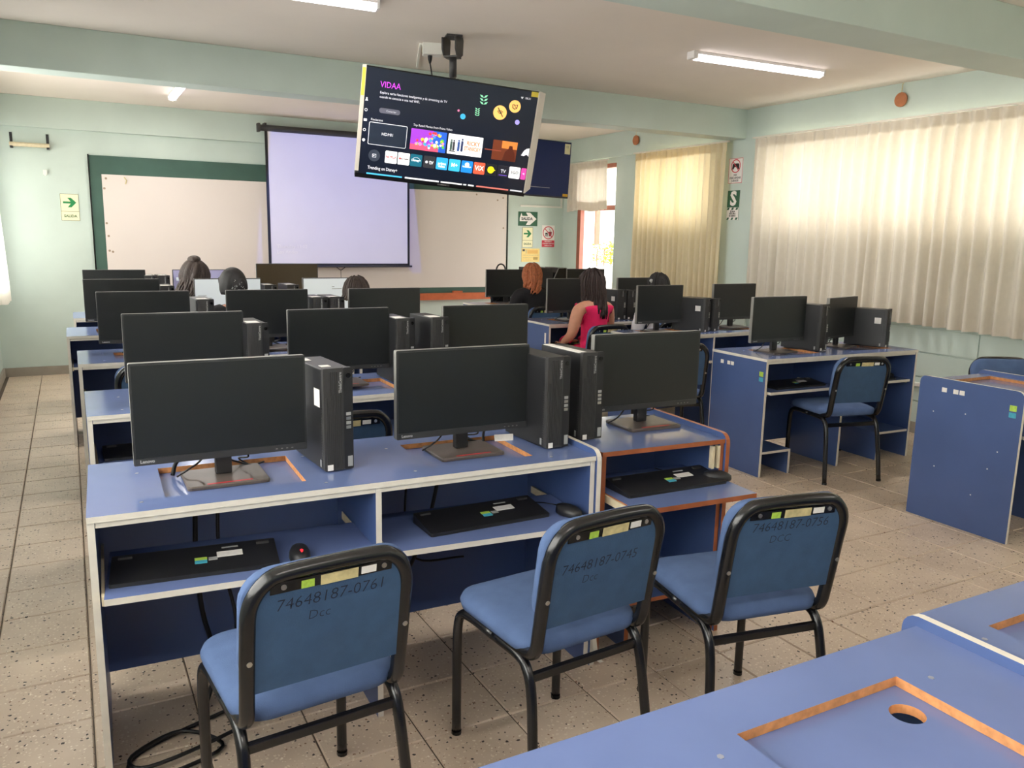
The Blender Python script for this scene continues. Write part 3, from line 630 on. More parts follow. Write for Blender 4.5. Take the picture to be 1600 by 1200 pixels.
# ------------------------------------------------------------------ chairs
def make_chair(label, code=None, shift=0):
    t = thing('office_chair', label, 'chair')
    for s in (-1, 1):
        x = s*.198
        MB().tube(sm([(x, .20, 0), (x, .20, .18), (x, .197, .36), (x*.99, .175, .418), (x*.98, .12, .430), (x*.98, 0, .430)], 4), .0148, 10).build('leg', steelblk, t, smooth=True)
        MB().tube(sm([(s*.212, -.235, 0), (s*.206, -.213, .18), (x*1.0, -.19, .34), (x*.99, -.165, .405), (x*.98, -.12, .428), (x*.98, -.0, .430)], 4), .0148, 10).build('leg', steelblk, t, smooth=True)
        MB().tube([(s*.212, -.235, 0), (s*.2115, -.234, .012)], .0162, 10).build('leg_tip', gloss, t); MB().tube([(x, .2, 0), (x, .2, .012)], .0162, 10).build('leg_tip', gloss, t)
    MB().box(-.192, .192, -.182, -.166, .372, .398).build('crossbar', steelblk, t, bevel=.003)
    MB().box(-.19, .19, .10, .118, .418, .432).build('crossbar', steelblk, t, bevel=.003)
    arch = [(-.188, -.07, .447), (-.188, -.15, .449), (-.188, -.188, .47), (-.189, -.203, .53), (-.190, -.228, .68), (-.186, -.245, .77), (-.150, -.253, .822), (-.09, -.255, .836), (.09, -.255, .836), (.150, -.253, .822), (.186, -.245, .77), (.190, -.228, .68), (.189, -.203, .53), (.188, -.188, .47), (.188, -.15, .449), (.188, -.07, .447)]
    MB().tube(sm(arch, 5), .0185, 10).build('back_frame', steelblk, t, smooth=True)
    # backrest in the leaning plane: local u = x, w = along the lean
    lean = math.atan2(.055, .36); M = Matrix.Translation((0, -.196, .47)) @ Matrix.Rotation(lean, 4, 'X')
    def out(m, y0, y1, w0, w1, hw, r, nm, mt, smooth=False, dome=0):
        o = rrect(-hw, hw, w0, w1, r, 6, (0, 0, 1, 1) if nm == 'back_panel' else (1, 1, 1, 1)); rings = []
        cz = (w0+w1)/2
        for (y, e) in ((y0, 0), (y0+(y1-y0)*.65, 0), (y1-.004, .006), (y1, .018), (y1+dome, .07)) if dome else ((y0, 0), (y1, 0)):
            rings.append([M @ Vector((p[0]*(1-e/hw), y, cz+(p[1]-cz)*(1-e/(w1-cz)))) for p in o])
        return MB().loft(rings).build(nm, mt, t, smooth=smooth)
    out(None, .004, .042, .075, .375, .205, .075, 'backrest_cushion', fab, True, .008)
    out(None, -.010, .006, .075, .352, .184, .06, 'back_panel', fabback)
    mb = MB(); mb.box(-.145, .145, -.0125, -.009, .326, .353, 0, None, M); ls = mb.build('label_strip', steelblk, t)
    for (x0, x1, z0, z1, m) in ((-.075, -.045, .327, .346, green_s), (-.03, .06, .325, .350, beige_s), (.068, .105, .330, .348, paper)):
        MB().box(x0, x1, -.0140, -.0122, z0, z1, 0, None, M).build('sticker', m, ls)
    for (x, z) in ((-.115, .340), (.125, .340), (-.190, .165), (.190, .165)):
        yy = -.013 if abs(x) < .15 else -.0172
        mb = MB().disc(x, z, yy-.002, .0065, 10, 0, .004); mb.v = [tuple(M @ Vector(v)) for v in mb.v]; mb.build('screw', metal, t)
    rings = []
    for z, e in ((.444, .02), (.450, .004), (.468, 0), (.484, .006), (.496, .03), (.505, .08), (.508, .15)):
        rings.append([(p[0]*(1-e/.21), p[1]*(1-e/.21)+.008, z+(.012*((p[1]+.0)/.2)*.0)) for p in rrect(-.212, .212, -.2, .215, .085, 8)])
    MB().loft(rings).build('seat', fab, t, smooth=True)
    t.scale = (.95, 1, .955)
    return t, M
def handwriting(t, M, a, b, z, x=0):
    q = M.to_euler()
    for (s, size, dz, dx) in ((a, .042, 0, x), (b, .034, -.042, x-.03)):
        p = M @ Vector((dx, -.0108, z+dz)); text(s, size, ink, t, *p, rot=(R(90)+q.x, R(0), 0), name='handwriting', bold=-.0005, shear=.12)
ch0, MM = make_chair('blue chair marked 0761 on its back, nearest left')
ch0.location = (.435, 1.89, 0); ch0.rotation_euler = (0, 0, R(5))
GC = 'blue padded chairs on black tube frames'; ch0['group'] = GC
c2 = dup(ch0, (1.150, 1.865, 0), R(5), 'blue chair marked 0745 on its back, middle of the three nearest', GC)
c3 = dup(ch0, (1.752, 1.755, 0), R(-10), 'blue chair marked 0756 on its back, right of the three nearest', GC)
c4 = dup(ch0, (4.33, 3.55, 0), R(-13), 'blue chair drawn back from the desk by the white curtain', GC)
for c, a, z, x in ((ch0, '74648187-0761', .292, 0), (c2, '74648187-0745', .245, -.02), (c3, '74648187-0756', .298, 0)): handwriting(c, MM, a, 'Dcc' if c is not c3 else 'DCC', z, x)
dup(ch0, (.90, 3.27, 0), R(2), 'blue chair behind the nearest two-place desk, in front of the second row middle', GC, ('handwriting',))
dup(ch0, (.36, 3.24, 0), R(-2), 'blue chair behind the nearest left monitor, second row', GC, ('handwriting',))
dup(ch0, (.36, 4.80, 0), R(0), 'blue chair at the left place of the third row', GC, ('handwriting',))
dup(ch0, (1.92, 4.75, 0), R(0), 'blue chair at the right end of the third row', GC, ('handwriting',))
dup(ch0, (3.70, 4.47, 0), R(-20), 'blue chair left of the desk by the white curtain, seen edge on', GC, ('handwriting',))
dup(ch0, (4.97, 2.74, 0), R(150), 'blue chair facing the camera at the right edge, behind the end panel desk', GC, ('handwriting',))
for (x, y, a, l) in ((3.80, 5.595, 0, 'blue chair the woman in pink sits on'), (4.17, 7.22, 0, 'blue chair the copper-haired person sits on'), (4.565, 5.66, -4, 'blue chair of the black-haired person in white'), (.99, 5.86, 0, 'blue chair of the person with the beaded bun'), (.905, 7.10, 0, 'blue chair of the wavy-haired person'), (1.88, 5.86, 0, 'blue chair of the person in yellow')):
    dup(ch0, (x, y, 0), R(a), l, GC, ('handwriting',))
# ------------------------------------------------------------------ front wall: boards, screen, signs
cb = thing('chalkboard', 'long dark green chalkboard with orange tray behind the whiteboard', 'board', (0, YF-.001, 0))
MB().box(.247, 5.05, -.022, 0, .775, 2.225).build('board', chalk, cb)
MB().box(.24, 5.055, -.075, -.0, .69, .775).build('chalk_tray', trayw, cb, bevel=.003)
MB().box(.235, .247, -.03, 0, .775, 2.232).build('edge_strip', gloss, cb); MB().box(5.05, 5.062, -.03, 0, .775, 2.232).build('edge_strip', gloss, cb)
wb = thing('whiteboard', 'large pale whiteboard mounted over the green chalkboard', 'board', (0, YF-.022, 0))
MB().box(.352, 5.035, -.014, 0, .845, 2.04).build('panel', wboard, wb)
mb = MB()
for (x, z) in ((.39, 2.0), (.37, 1.9), (.37, 1.55), (.38, 1.42), (.38, 1.27), (.41, 1.26), (4.9, 1.95), (4.98, 1.98), (4.99, 1.6), (4.6, 2.01)): mb.disc(x, z, -.0155, .012, 8, 0, .001)
mb.build('stain_marks', mat('glue_stain', (160, 140, 120), .8), wb)
for x in (.56,): MB().tube([(x, -.016, 2.02), (x+.02, -.018, 1.99), (x+.01, -.018, 1.95)], .006, 6).build('hook', beige_s, wb)
tag(MB().box(4.27, 4.40, YF-.075, YF-.03, .7755, .80).build('board_eraser', trayw, bevel=.004), 'orange block eraser lying on the chalkboard tray', 'eraser')
for (x, z) in ((1.30, .70),): pass
# projection screen
ps = thing('projection_screen', 'pull-down projection screen with black border lit lavender', 'screen', (0, 9.36, 0))
MB().tube([(1.915, 0, 2.605), (4.30, 0, 2.605)], .034, 14).build('case', blk2, ps, smooth=False)
for x in (1.905, 4.30): MB().box(x-.014, x+.014, -.042, .042, 2.56, 2.65).build('end_cap', blk2, ps, bevel=.004)
x0, x1, z0, z1 = 1.972, 3.645, 1.125, 2.575
mb = MB(); nx, nz = 24, 10
for i in range(nx+1):
    for j in range(nz+1): mb.v.append((x0+.025+(x1-x0-.05)*i/nx, .006*math.sin(i*.9)*(1-j/nz)*.5, z0+.02+(z1-z0-.02)*j/nz))
for i in range(nx):
    for j in range(nz): a = i*(nz+1)+j; mb.f.append((a, a+nz+1, a+nz+2, a+1)); mb.m.append(0)
mb.build('cloth', screenc, ps, smooth=True)
MB().box(x0-.004, x0+.026, -.003, .004, z0, z1).box(x1-.026, x1, -.003, .004, z0, z1).box(x0, x1, -.003, .004, z0, z0+.022).build('border', blk, ps)
MB().box(x0-.03, x1+.03, -.014, .014, z0-.022, z0).build('bottom_bar', blk2, ps, bevel=.004)
MB().tube(sm([(2.74, 0, z0-.022), (2.78, 0, z0-.05), (2.80, 0, z0-.05), (2.84, 0, z0-.022)]), .005, 6).tube([(2.79, 0, z0-.05), (2.79, 0, .93)], .003, 5).build('pull_cord', cable, ps)
text('Thursday 13:02', .055, swhite, ps, 2.06, -.008, 1.335, 'LEFT', name='projected_text'); text('Los Andes', .055, swhite, ps, 2.06, -.008, 1.275, 'LEFT', name='projected_text')
for x in (1.98, 4.25): MB().box(x-.012, x+.012, -.01, .10, 2.63, 2.66).build('wall_bracket', blk2, ps)

def sign(name, label, loc, rz, W, H, m=signcream):
    t = thing(name, label, 'sign', loc, rz); MB().box(-W/2, W/2, -.004, 0, -H/2, H/2).build('plate', m, t); return t
def frame(t, W, H, m, th=.004, y=-.0046):
    MB().box(-W/2, W/2, y, -.004, H/2-th, H/2).box(-W/2, W/2, y, -.004, -H/2, -H/2+th).box(-W/2, -W/2+th, y, -.004, -H/2, H/2).box(W/2-th, W/2, y, -.004, -H/2, H/2).build('border', m, t)
def arrow(t, cx, cz, s, m, y=-.005):
    pts = [(-1, -.17), (.15, -.17), (-.32, -.8), (.22, -.8), (1, 0), (.22, .8), (-.32, .8), (.15, .17), (-1, .17)]
    MB().prism([(cx+p[0]*s, cz+p[1]*s) for p in pts], y, -.004).build('arrow', m, t)
def exit_sign(label, loc, W=.165, H=.265):
    t = sign('exit_sign', label, loc, 0, W, H); frame(t, W, H, mat('sign_line', (110, 110, 80), .7), .0035)
    MB().box(-W/2, W/2, -.0046, -.004, -H*.16, -H*.145).build('line', mat('sign_line', (110, 110, 80), .7), t)
    arrow(t, .0, H*.18, W*.36, arrowg); text('SALIDA', W*.215, mat('sign_letter', (90, 120, 80), .7), t, 0, -.0052, -H*.33, bold=.0012); return t
exit_sign('cream SALIDA sign with green arrow left of the green board', (.047, YF, 1.70))
exit_sign('cream SALIDA sign with green arrow below the dark green one', (5.372, YF, 1.488), .16, .262)
W, H = .29, .185
t = sign('exit_sign', 'dark green SALIDA sign with white arrow right of the whiteboard', (5.372, YF, 1.728), R(0), W, H, dkgreen)
MB().prism([(p[0], p[1]) for p in ((-.125, -.032), (-.0, -.032), (-.03, -.08), (.03, -.08), (.13, 0), (.03, .08), (-.03, .08), (0, .036), (-.085, .036), (-.10, .075), (-.125, .01))], -.005, -.004).build('arrow', swhite, t)
text('SALIDA', .052, gloss, t, -.015, -.0055, .0, bold=.002)
t = sign('no_food_sign', 'white and red no food or drink sign near the corner', (5.69, YF, 1.508), 0, .195, .285, swhite)
MB().box(-.0975, .0975, -.005, -.004, -.1425, -.055).build('red_field', sred, t)
n = 36
def ringm(t, cx, cz, r, w, m, y=-.0056):
    mb = MB(); vs = [(cx+rr*math.cos(2*math.pi*k/n), y, cz+rr*math.sin(2*math.pi*k/n)) for rr in (r, r-w) for k in range(n)]
    mb.add(vs, [(k, (k+1) % n, n+(k+1) % n, n+k) for k in range(n)]); mb.build('prohibition_ring', m, t)
ringm(t, 0, .045, .086, .012, sred)
MB().prism([(-.064, .100), (-.056, .108), (.064, -.010), (.056, -.018)], -.0058, -.005).build('prohibition_bar', sred, t)
MB().prism([(-.05, .0), (-.005, .0), (-.005, .012), (-.05, .012)], -.0052, -.004).prism([(-.05, .02), (-.005, .02), (-.005, .03), (-.015, .045), (-.04, .045), (-.05, .03)], -.0052, -.004).build('burger_shape', blk2, t)
MB().prism([(.010, .0), (.046, .0), (.055, .06), (.004, .06)], -.0052, -.004).prism([(.028, .06), (.034, .06), (.02, .10), (.014, .10)], -.0052, -.004).build('drink_shape', mat('drink_red', (150, 50, 60), .6), t)
for k, s in enumerate(('PROHIBIDO', 'CONSUMIR ALIMENTOS', 'Y BEBIDAS AQUI')): text(s, .021 if k == 0 else .0165, swhite, t, 0, -.0056, -.072-.026*k, bold=.0006)
t = sign('wall_notice', 'yellow paper notice below the SALIDA signs', (5.425, YF, 1.255), R(0), .275, .175, mat('notice_yellow', (242, 214, 140), .8, noise=.05, scale=30))
for (x0, x1, z0, z1, m) in ((-.125, -.09, .05, .078, blk2), (-.08, -.06, .02, .07, beige_s), (-.05, .11, .02, .066, mat('notice_orange', (232, 186, 110), .8)), (-.12, .12, -.005, .003, beige_s), (-.12, .03, -.035, -.030, beige_s), (-.12, .02, -.055, -.050, beige_s), (.04, .11, -.06, -.025, mat('notice_brown', (190, 160, 100), .8)), (-.12, .12, -.075, -.070, beige_s)):
    MB().box(x0, x1, -.0046, -.004, z0, z1).build('print', m, t)
# right-wall signs (seen facing +X)
xp = XR-.04
t = sign('no_games_sign', 'white and red no video games sign on the pilaster', (xp, 6.245, 2.18), R(-90), .19, .24, swhite)
frame(t, .19, .24, sred, .004); ringm(t, 0, .045, .066, .010, sred)
MB().prism(rrect(-.045, .045, .035, .07, .015), -.0052, -.004).prism([(-.045, .05), (-.05, .015), (-.03, .015), (-.015, .04)], -.0052, -.004).prism([(.045, .05), (.05, .015), (.03, .015), (.015, .04)], -.0052, -.004).build('gamepad_shape', blk, t)
MB().prism([(-.046, .088), (-.04, .094), (.046, .002), (.04, -.004)], -.0058, -.005).build('prohibition_bar', sred, t)
for k, s in enumerate(('NO', 'DESCARGAR', 'JUEGOS')): text(s, .027, blk2, t, 0, -.0052, -.042-.027*k, bold=.0008)
t = sign('safe_zone_sign', 'green and white S safe zone sign on the pilaster', (xp, 6.25, 1.845), R(-90), .165, .29, dkgreen)
text('S', .19, swhite, t, 0, -.005, .06, bold=.007)
MB().prism([(-.0825, -.145), (.0825, -.145), (.0825, -.02), (-.0825, -.02)], -.0046, -.004).build('white_field', swhite, t)
for k in range(3):
    MB().prism([(-.082+k*.06, -.045), (-.055+k*.06, -.045), (-.042+k*.06, -.022), (-.069+k*.06, -.022)], -.0052, -.004).prism([(-.082+k*.06, -.143), (-.055+k*.06, -.143), (-.042+k*.06, -.12), (-.069+k*.06, -.12)], -.0052, -.004).build('stripe', dkgreen, t)
for k, s in enumerate(('ZONA', 'SEGURA', 'EN SISMOS')): text(s, .024 if k < 2 else .019, gloss, t, 0, -.0056, -.062-.021*k, bold=.001)
# bracket shelf top left
t = thing('wall_bracket', 'pale roller on two dark brackets high at the left end', 'bracket', (0, YF, 0))
for x in (-.415, -.105): MB().box(x-.012, x+.012, -.006, 0, 2.25, 2.40).box(x-.012, x+.012, -.07, 0, 2.25, 2.268).build('arm', blk, t)
MB().tube([(-.43, -.05, 2.285), (-.09, -.05, 2.285)], .021, 14).build('roller', cream, t)
tag(MB().box(-.165, -.13, YF-.03, YF, 2.01, 2.055).box(-.155, -.14, YF-.034, YF-.03, 2.0, 2.02).build('wall_hook', white), 'small white hook on the wall below the pale roller', 'hook')
# cable channels
tag(MB().box(5.25, 5.66, YF-.018, YF, 1.882, 1.905).box(5.66, 5.89, YF-.018, YF, 1.882, 1.905).box(5.868, 5.89, YF-.018, YF, 1.905, 2.455).build('cable_channel', white, bevel=.002), 'white cable channel beside the corner above the signs', 'channel')
tag(MB().box(XR-.05, XR-.0142, 2.2, 6.0-.03, .385, .415).build('cable_channel', white, bevel=.003), 'white cable channel along the wall under the white curtain', 'channel')

# ------------------------------------------------------------------ ceiling lamps, hanging discs, mounts
def tube_lamp(label, loc, rz, L=1.2):
    t = thing('ceiling_lamp', label, 'lamp', loc, rz)
    MB().box(-L/2, L/2, -.035, .035, -.022, 0).build('body', lampb, t, bevel=.003)
    MB().loft([[(x, .036*math.cos(a), -.022-.034*math.sin(a)) for a in [math.pi*k/10 for k in range(11)]] for x in (-L/2+.03, L/2-.012)]).build('diffuser', lamp, t)
    MB().box(-L/2-.008, -L/2+.03, -.038, .038, -.05, 0).build('end_cap', lampb, t, bevel=.004); MB().box(L/2-.012, L/2+.006, -.038, .038, -.05, 0).build('end_cap', lampb, t, bevel=.004)
    ld = light('lamp_light', 'AREA', (0, 0, -.062), 23, (1, .95, .9), shape='RECTANGLE', size=L-.05, size_y=.05); ld.parent = t
    return t
tube_lamp('lit ceiling tube lamp right of the television', (4.39, 4.50, ZC), R(-2))
tube_lamp('lit ceiling tube lamp cut by the top edge of the picture', (.98, 4.55, ZC), R(-2))
tube_lamp('lit ceiling tube lamp half hidden behind the ceiling beam', (.965, 8.0, ZC), R(90))
tube_lamp('added unseen ceiling tube lamp behind the viewer on the right', (4.39, -.5, ZC), 0)  # unseen lamp, added to light the near end of the room
tube_lamp('added unseen ceiling tube lamp behind the viewer on the left', (1.0, -.5, ZC), 0)  # second lamp added out of view for the same fill
def hang_disc(label, y, z, r, sx=1):
    t = thing('hanging_disc', label, 'decoration', (XR-.05, y, z), R(-90))
    MB().disc(0, 0, -.006, r, 24, 0, .012).build('disc', wooddisc, t)
    MB().tube([(0, 0, r), (.002, .0, r+.06), (0, .015, 2.75-z-.003)], .003, 5).build('string', beige_s, t)
hang_disc('round wooden disc hanging above the white curtain', 4.45, 2.62, .055); hang_disc('small wooden disc hanging above the yellow curtain', 7.9, 2.62, .055)

# ------------------------------------------------------------------ curtains
def curtain(name, label, x, y0, y1, z0, z1, m, dirn=-1, npl=24, amp=.028, bulge=None, seed=1):
    rnd = random.Random(seed); t = thing(name, label, 'curtain', (0, 0, 0)); ny = npl*10; nz = 26
    ph = [rnd.uniform(-.35, .35) for _ in range(npl+2)]; am = [rnd.uniform(.55, 1.25) for _ in range(npl+2)]
    def px(u, v):
        k = u*npl; i = int(k); fr_ = k-i; a = am[i]*(1-fr_)+am[i+1]*fr_; p = ph[i]*(1-fr_)+ph[i+1]*fr_
        top = min(1, max(0, (1-v)/.08)); s = math.sin(2*math.pi*(k+p*(1-v)))
        pin = max(0, 1-abs(fr_-.5)*8)*.02*(1-top)
        return dirn*(amp*a*s*(.25+.75*top)+pin)
    def grid(v0, v1, off, rows):
        mb = MB()
        for i in range(ny+1):
            for j in range(rows+1):
                u = i/ny; v = v0+(v1-v0)*j/rows; z = z0+(z1-z0)*v; b = bulge(u, v) if bulge else 0
                z += .012*math.sin(u*9+seed)*(1-v)
                mb.v.append((x+px(u*.999, v)+off+b, y0+(y1-y0)*u, z))
        for i in range(ny):
            for j in range(rows): a = i*(rows+1)+j; mb.f.append((a, a+rows+1, a+rows+2, a+1)); mb.m.append(0)
        return mb
    grid(0, 1, 0, nz).build('cloth', m, t, smooth=True)
    hh = .085/(z1-z0)
    grid(1-hh, 1, -dirn*.004, 3).build('heading_tape', m, t, smooth=True)
    hb = .11/(z1-z0); grid(0, hb, -dirn*.004, 3).build('hem', m, t, smooth=True)
    MB().box(x-.008, x+.008, y0-.03, y1+.03, z1+.002, z1+.016).build('rail', band, t)
    return t
curtain('window_curtain', 'long white pleated curtain with glowing upper half', 5.80, 2.2, 5.93, .868, 2.452, curt, -1, 34, .042, seed=3)
curtain('window_curtain', 'cream yellow pleated curtain between pilaster and open doorway', 5.80, 6.31, 7.80, .83, 2.452, curty, -1, 17, .036, seed=5)
curtain('door_curtain', 'short white curtain over the top of the open doorway', 5.82, 8.39, 9.28, 1.835, 2.425, curt, -1, 9, .022, seed=8)
curtain('window_curtain', 'glaring white curtain billowing from the left wall', -.61, 8.1, 9.12, .80, 2.40, mat('sheer_curtain_cloth', (245, 242, 236), .9, spec=.1, transl=.62), 1, 10, .025, bulge=lambda u, v: .10*(1-v)**.6*u, seed=11)

# ------------------------------------------------------------------ televisions
tvm = Matrix.Translation((2.164, 4.889, 2.136)) @ Matrix.Rotation(R(-14.5), 4, 'Z') @ Matrix.Rotation(R(12.57), 4, 'X') @ Matrix.Rotation(R(4.676), 4, 'Y')
tv = thing('television', 'big ceiling-hung television showing a smart menu of apps', 'television'); tv.matrix_world = tvm
sc_dark = mat('tv_screen_dark', (24, 29, 42), .12, spec=.5, emit=.6)
def glow(n, rgb, e=1.0): return mat('tv_'+n, rgb, .3, emit=e)
MB().box(-.556, .556, .004, .05, -.335, .323).box(-.42, .42, .05, .085, -.26, .2).build('housing', blk, tv, bevel=.003)
SCN = MB().box(-.535, .552, .0005, .004, -.318, .318).build('screen', sc_dark, tv)
MB().box(-.556, .556, -.003, .004, .316, .324).box(-.556, .556, -.004, .004, -.340, -.314).build('bezel', gloss, tv)
MB().box(-.558, -.535, -.006, .02, -.30, .326).build('side_strip', mat('tv_edge_paint', (206, 198, 186), .6), tv)
MB().box(-.557, -.538, -.0072, -.006, .15, .31).build('yellow_label', yel_s, tv)
MB().add([(.548, -.006, .326), (.556, -.006, .326), (.605, .03, .318), (.600, .034, .318), (.548, -.006, -.318), (.556, -.006, -.318), (.60, .03, -.29), (.595, .034, -.29)], [(0, 1, 5, 4), (1, 2, 6, 5), (2, 3, 7, 6), (3, 0, 4, 7), (0, 3, 2, 1), (4, 5, 6, 7)]).build('side_panel', mat('tv_edge_paint', (206, 198, 186), .6), tv)
MB().box(.503, .551, -.0055, -.004, .288, .318).build('yellow_label', yel_s, tv)
MB().box(-.03, .05, -.0050, -.004, -.331, -.321).build('brand_plate', blk2, tv); text('Hisense', .011, silver, tv, .01, -.0054, -.326, name='brand_lettering')
def P(x0, x1, z0, z1, m, nm='tile', y=-.0006, r=0):
    pts = rrect(x0, x1, z0, z1, r, 3) if r else [(x0, z0), (x1, z0), (x1, z1), (x0, z1)]
    return MB().prism(pts, y, .001).build(nm, m, SCN)
def tx(s, size, rgb, x, z, al='LEFT', b=0, sx=1, y=-.0014, e=1.0): return text(s, size, glow('t%d_%d_%d_%d' % (*rgb, int(e*10)), rgb, e), SCN, x, y, z, al, bold=b, sx=sx, name='screen_text')
tx('VIDAA', .050, (190, 60, 210), -.445, .227, sx=.85)
tx('Explora varias funciones inteligentes y de streaming de TV', .0205, (205, 205, 215), -.443, .181, sx=.86)
tx('cuando se conecta a una red WiFi.', .0205, (205, 205, 215), -.443, .156, sx=.86)
P(-.438, -.31, .062, .092, glow('pill', (84, 84, 96), .7), 'button', r=.013); tx('Conectar', .016, (190, 190, 195), -.395, .077)
tx('Recientes', .019, (200, 200, 205), -.484, .018); tx('Top Rated Movies from Prime Video', .0195, (205, 205, 210), -.221, .019, sx=.85)
P(-.492, -.255, -.132, .003, glow('white', (225, 225, 230), .8), 'hdmi_frame', r=.008); P(-.489, -.258, -.129, 0, glow('card', (32, 40, 54), .6), 'hdmi_card', y=-.0012, r=.007); tx('HDMI1', .025, (220, 220, 225), -.374, -.062, 'CENTER', 0, y=-.002)
# thumbnails: generic stand-ins in the same colours
P(-.23, -.003, -.128, -.002, glow('thumb_purple', (150, 60, 190), .9), 'thumbnail', r=.004)
P(-.09, -.003, -.128, -.002, glow('thumb_blue', (40, 90, 190), .9), 'thumbnail', y=-.001, r=.004); P(-.23, -.05, -.128, -.095, glow('thumb_red', (225, 80, 110), .9), 'thumbnail', y=-.0011)
rn = random.Random(4); cc = [(90, 190, 70), (240, 200, 50), (70, 150, 230), (220, 60, 60), (240, 130, 190), (240, 225, 220)]
for k in range(46):
    a = k < 12; cx = rn.uniform(-.205, -.125) if a else rn.uniform(-.115, -.02); cz = rn.uniform(-.095, -.05) if a else rn.uniform(-.115, -.015); q = glow('blob%d' % (k % 6), cc[k % 6] if a or k % 2 else (222, 110, 170), .9)
    MB().disc(cx, cz, -.0018-k*.00001, rn.uniform(.006, .012), 10).build('blob', q, SCN)
P(.008, .233, -.127, -.003, glow('thumb_white', (235, 235, 236), .85), 'thumbnail', r=.004)
tx('RICKY', .038, (225, 120, 60), .172, -.050, 'CENTER', .001, .8); tx('STANICKY', .034, (225, 120, 60), .170, -.083, 'CENTER', .001, .68)
for k, (x, h, c) in enumerate(((.03, .07, (70, 90, 80)), (.047, .068, (60, 60, 66)), (.078, .072, (50, 80, 140)), (.100, .082, (40, 50, 90)))):
    q = glow('fig%d' % k, c, .8); MB().prism(rrect(x-.007, x+.007, -.105, -.105+h*.8, .004, 2), -.0018, 0).disc(x, -.105+h*.9, -.0018, .006, 10, 0, .0015).build('figure', q, SCN)
P(.02, .06, -.112, -.106, glow('base', (60, 60, 60), .8), 'thumbnail', y=-.002)
P(.30, .462, -.127, -.003, glow('sunset', (110, 52, 30), .8), 'thumbnail', r=.004); P(.36, .462, -.05, -.004, glow('sunset2', (215, 130, 60), .8), 'thumbnail', y=-.001)
MB().prism([(.37, -.127), (.385, -.07), (.405, -.05), (.41, -.03), (.43, -.03), (.435, -.05), (.45, -.075), (.46, -.127)], -.0016, 0).build('figure', glow('figd', (86, 34, 20), .7), SCN)
P(.25, .36, -.072, -.066, glow('strip', (150, 70, 50), .8), 'title_bar', y=-.0014)
MB().prism([(.495, -.08), (.51, -.05), (.525, -.035), (.546, -.03), (.546, -.082), (.53, -.07), (.515, -.082)], -.0016, 0).build('thumbnail', glow('white', (225, 225, 230), .8), SCN)
MB().disc(-.445, -.197, -.0008, .036, 28).build('input_button', glow('inp', (48, 54, 66), .7), SCN); P(-.457, -.433, -.208, -.187, glow('white', (225, 225, 230), .8), 'input_icon', y=-.0014); P(-.454, -.436, -.205, -.190, glow('inp', (48, 54, 66), .7), 'input_icon', y=-.002); P(-.452, -.443, -.2, -.195, glow('white', (225, 225, 230), .8), 'input_icon', y=-.0025)
apps = [(-.34, (235, 235, 235), 'NETFLIX', (190, 40, 50), .019), (-.26, (235, 235, 235), 'YouTube', (60, 40, 40), .017), (-.181, (20, 92, 112), 'Disney+', (230, 240, 245), .019), (-.096, (48, 48, 52), 'tv', (235, 235, 238), .038), (-.015, (50, 160, 228), 'prime', (240, 246, 250), .024), (.067, (56, 176, 216), 'M+', (240, 246, 250), .034), (.149, (30, 130, 226), 'Paramount+', (235, 242, 250), .0125), (.231, (226, 90, 62), 'ViX', (250, 245, 240), .042), (.312, (26, 28, 34), '', (0, 0, 0), .02), (.392, (28, 28, 38), 'TV', (215, 215, 225), .030), (.469, (230, 230, 230), '3GO', (90, 90, 96), .028), (.530, (214, 70, 160), '+i', (250, 230, 245), .018)]
for x, c, s, tc_, sz in apps:
    hw = .037 if x < .5 else .017; P(x-hw, x+hw, -.232, -.158, glow('app%d' % int(x*1000+1000), c, .9), 'app_tile', r=.006)
    if s: tx(s, sz, tc_, x+(.012 if s == 'tv' else 0), -.195, 'CENTER', .0006, .92)
MB().disc(-.114, -.196, -.0016, .0085, 14).build('app_icon', glow('white', (225, 225, 230), .8), SCN); P(-.290, -.279, -.199, -.191, glow('ytred', (220, 40, 40), 1), 'app_icon', y=-.0016, r=.002); tx('video', .02, (240, 246, 250), -.015, -.212, 'CENTER', .0006); MB().disc(.149, -.182, -.0016, .015, 18).build('app_icon', glow('white', (225, 225, 230), .8), SCN)
mbq = MB()
for k in range(9): a, b = R(150-k*14), R(150-(k+1)*14); mbq.add([(-.181+.026*math.cos(a), -.0016, -.196+.020*math.sin(a)), (-.181+.026*math.cos(b), -.0016, -.196+.020*math.sin(b)), (-.181+.0235*math.cos(b), -.0016, -.196+.018*math.sin(b)), (-.181+.0235*math.cos(a), -.0016, -.196+.018*math.sin(a))], [(0, 1, 2, 3)])
mbq.build('app_icon', glow('white', (225, 225, 230), .8), SCN)
MB().disc(.308, -.195, -.0016, .022, 20).build('app_icon', glow('yellow', (235, 220, 30), 1), SCN); P(.318, .338, -.198, -.192, glow('yellow', (235, 220, 30), 1), 'app_icon', y=-.0018); P(.365, .42, -.222, -.218, glow('violet', (110, 80, 190), 1), 'app_icon', y=-.0016)
tx('Trending on Disney+', .028, (215, 215, 220), -.48, -.273, 'LEFT', .0002, .78)
for x0, x1, c in ((-.484, -.26, (70, 170, 210)), (-.241, -.021, (225, 225, 228)), (-.009, .131, (215, 215, 215)), (.14, .16, (200, 200, 200)), (.172, .21, (220, 220, 220)), (.227, .444, (200, 110, 100)), (.457, .538, (200, 200, 205))): P(x0, x1, -.314, -.305, glow('bar%d' % int(x0*1000+1000), c, .9), 'card_edge')
gold = glow('gold', (236, 186, 104), .9); dk = glow('goldink', (50, 42, 30), .5)
for cx, cz, r in ((.317, .164, .044), (.408, .214, .038)): MB().disc(cx, cz, -.0008, r, 30).build('round_icon', gold, SCN)
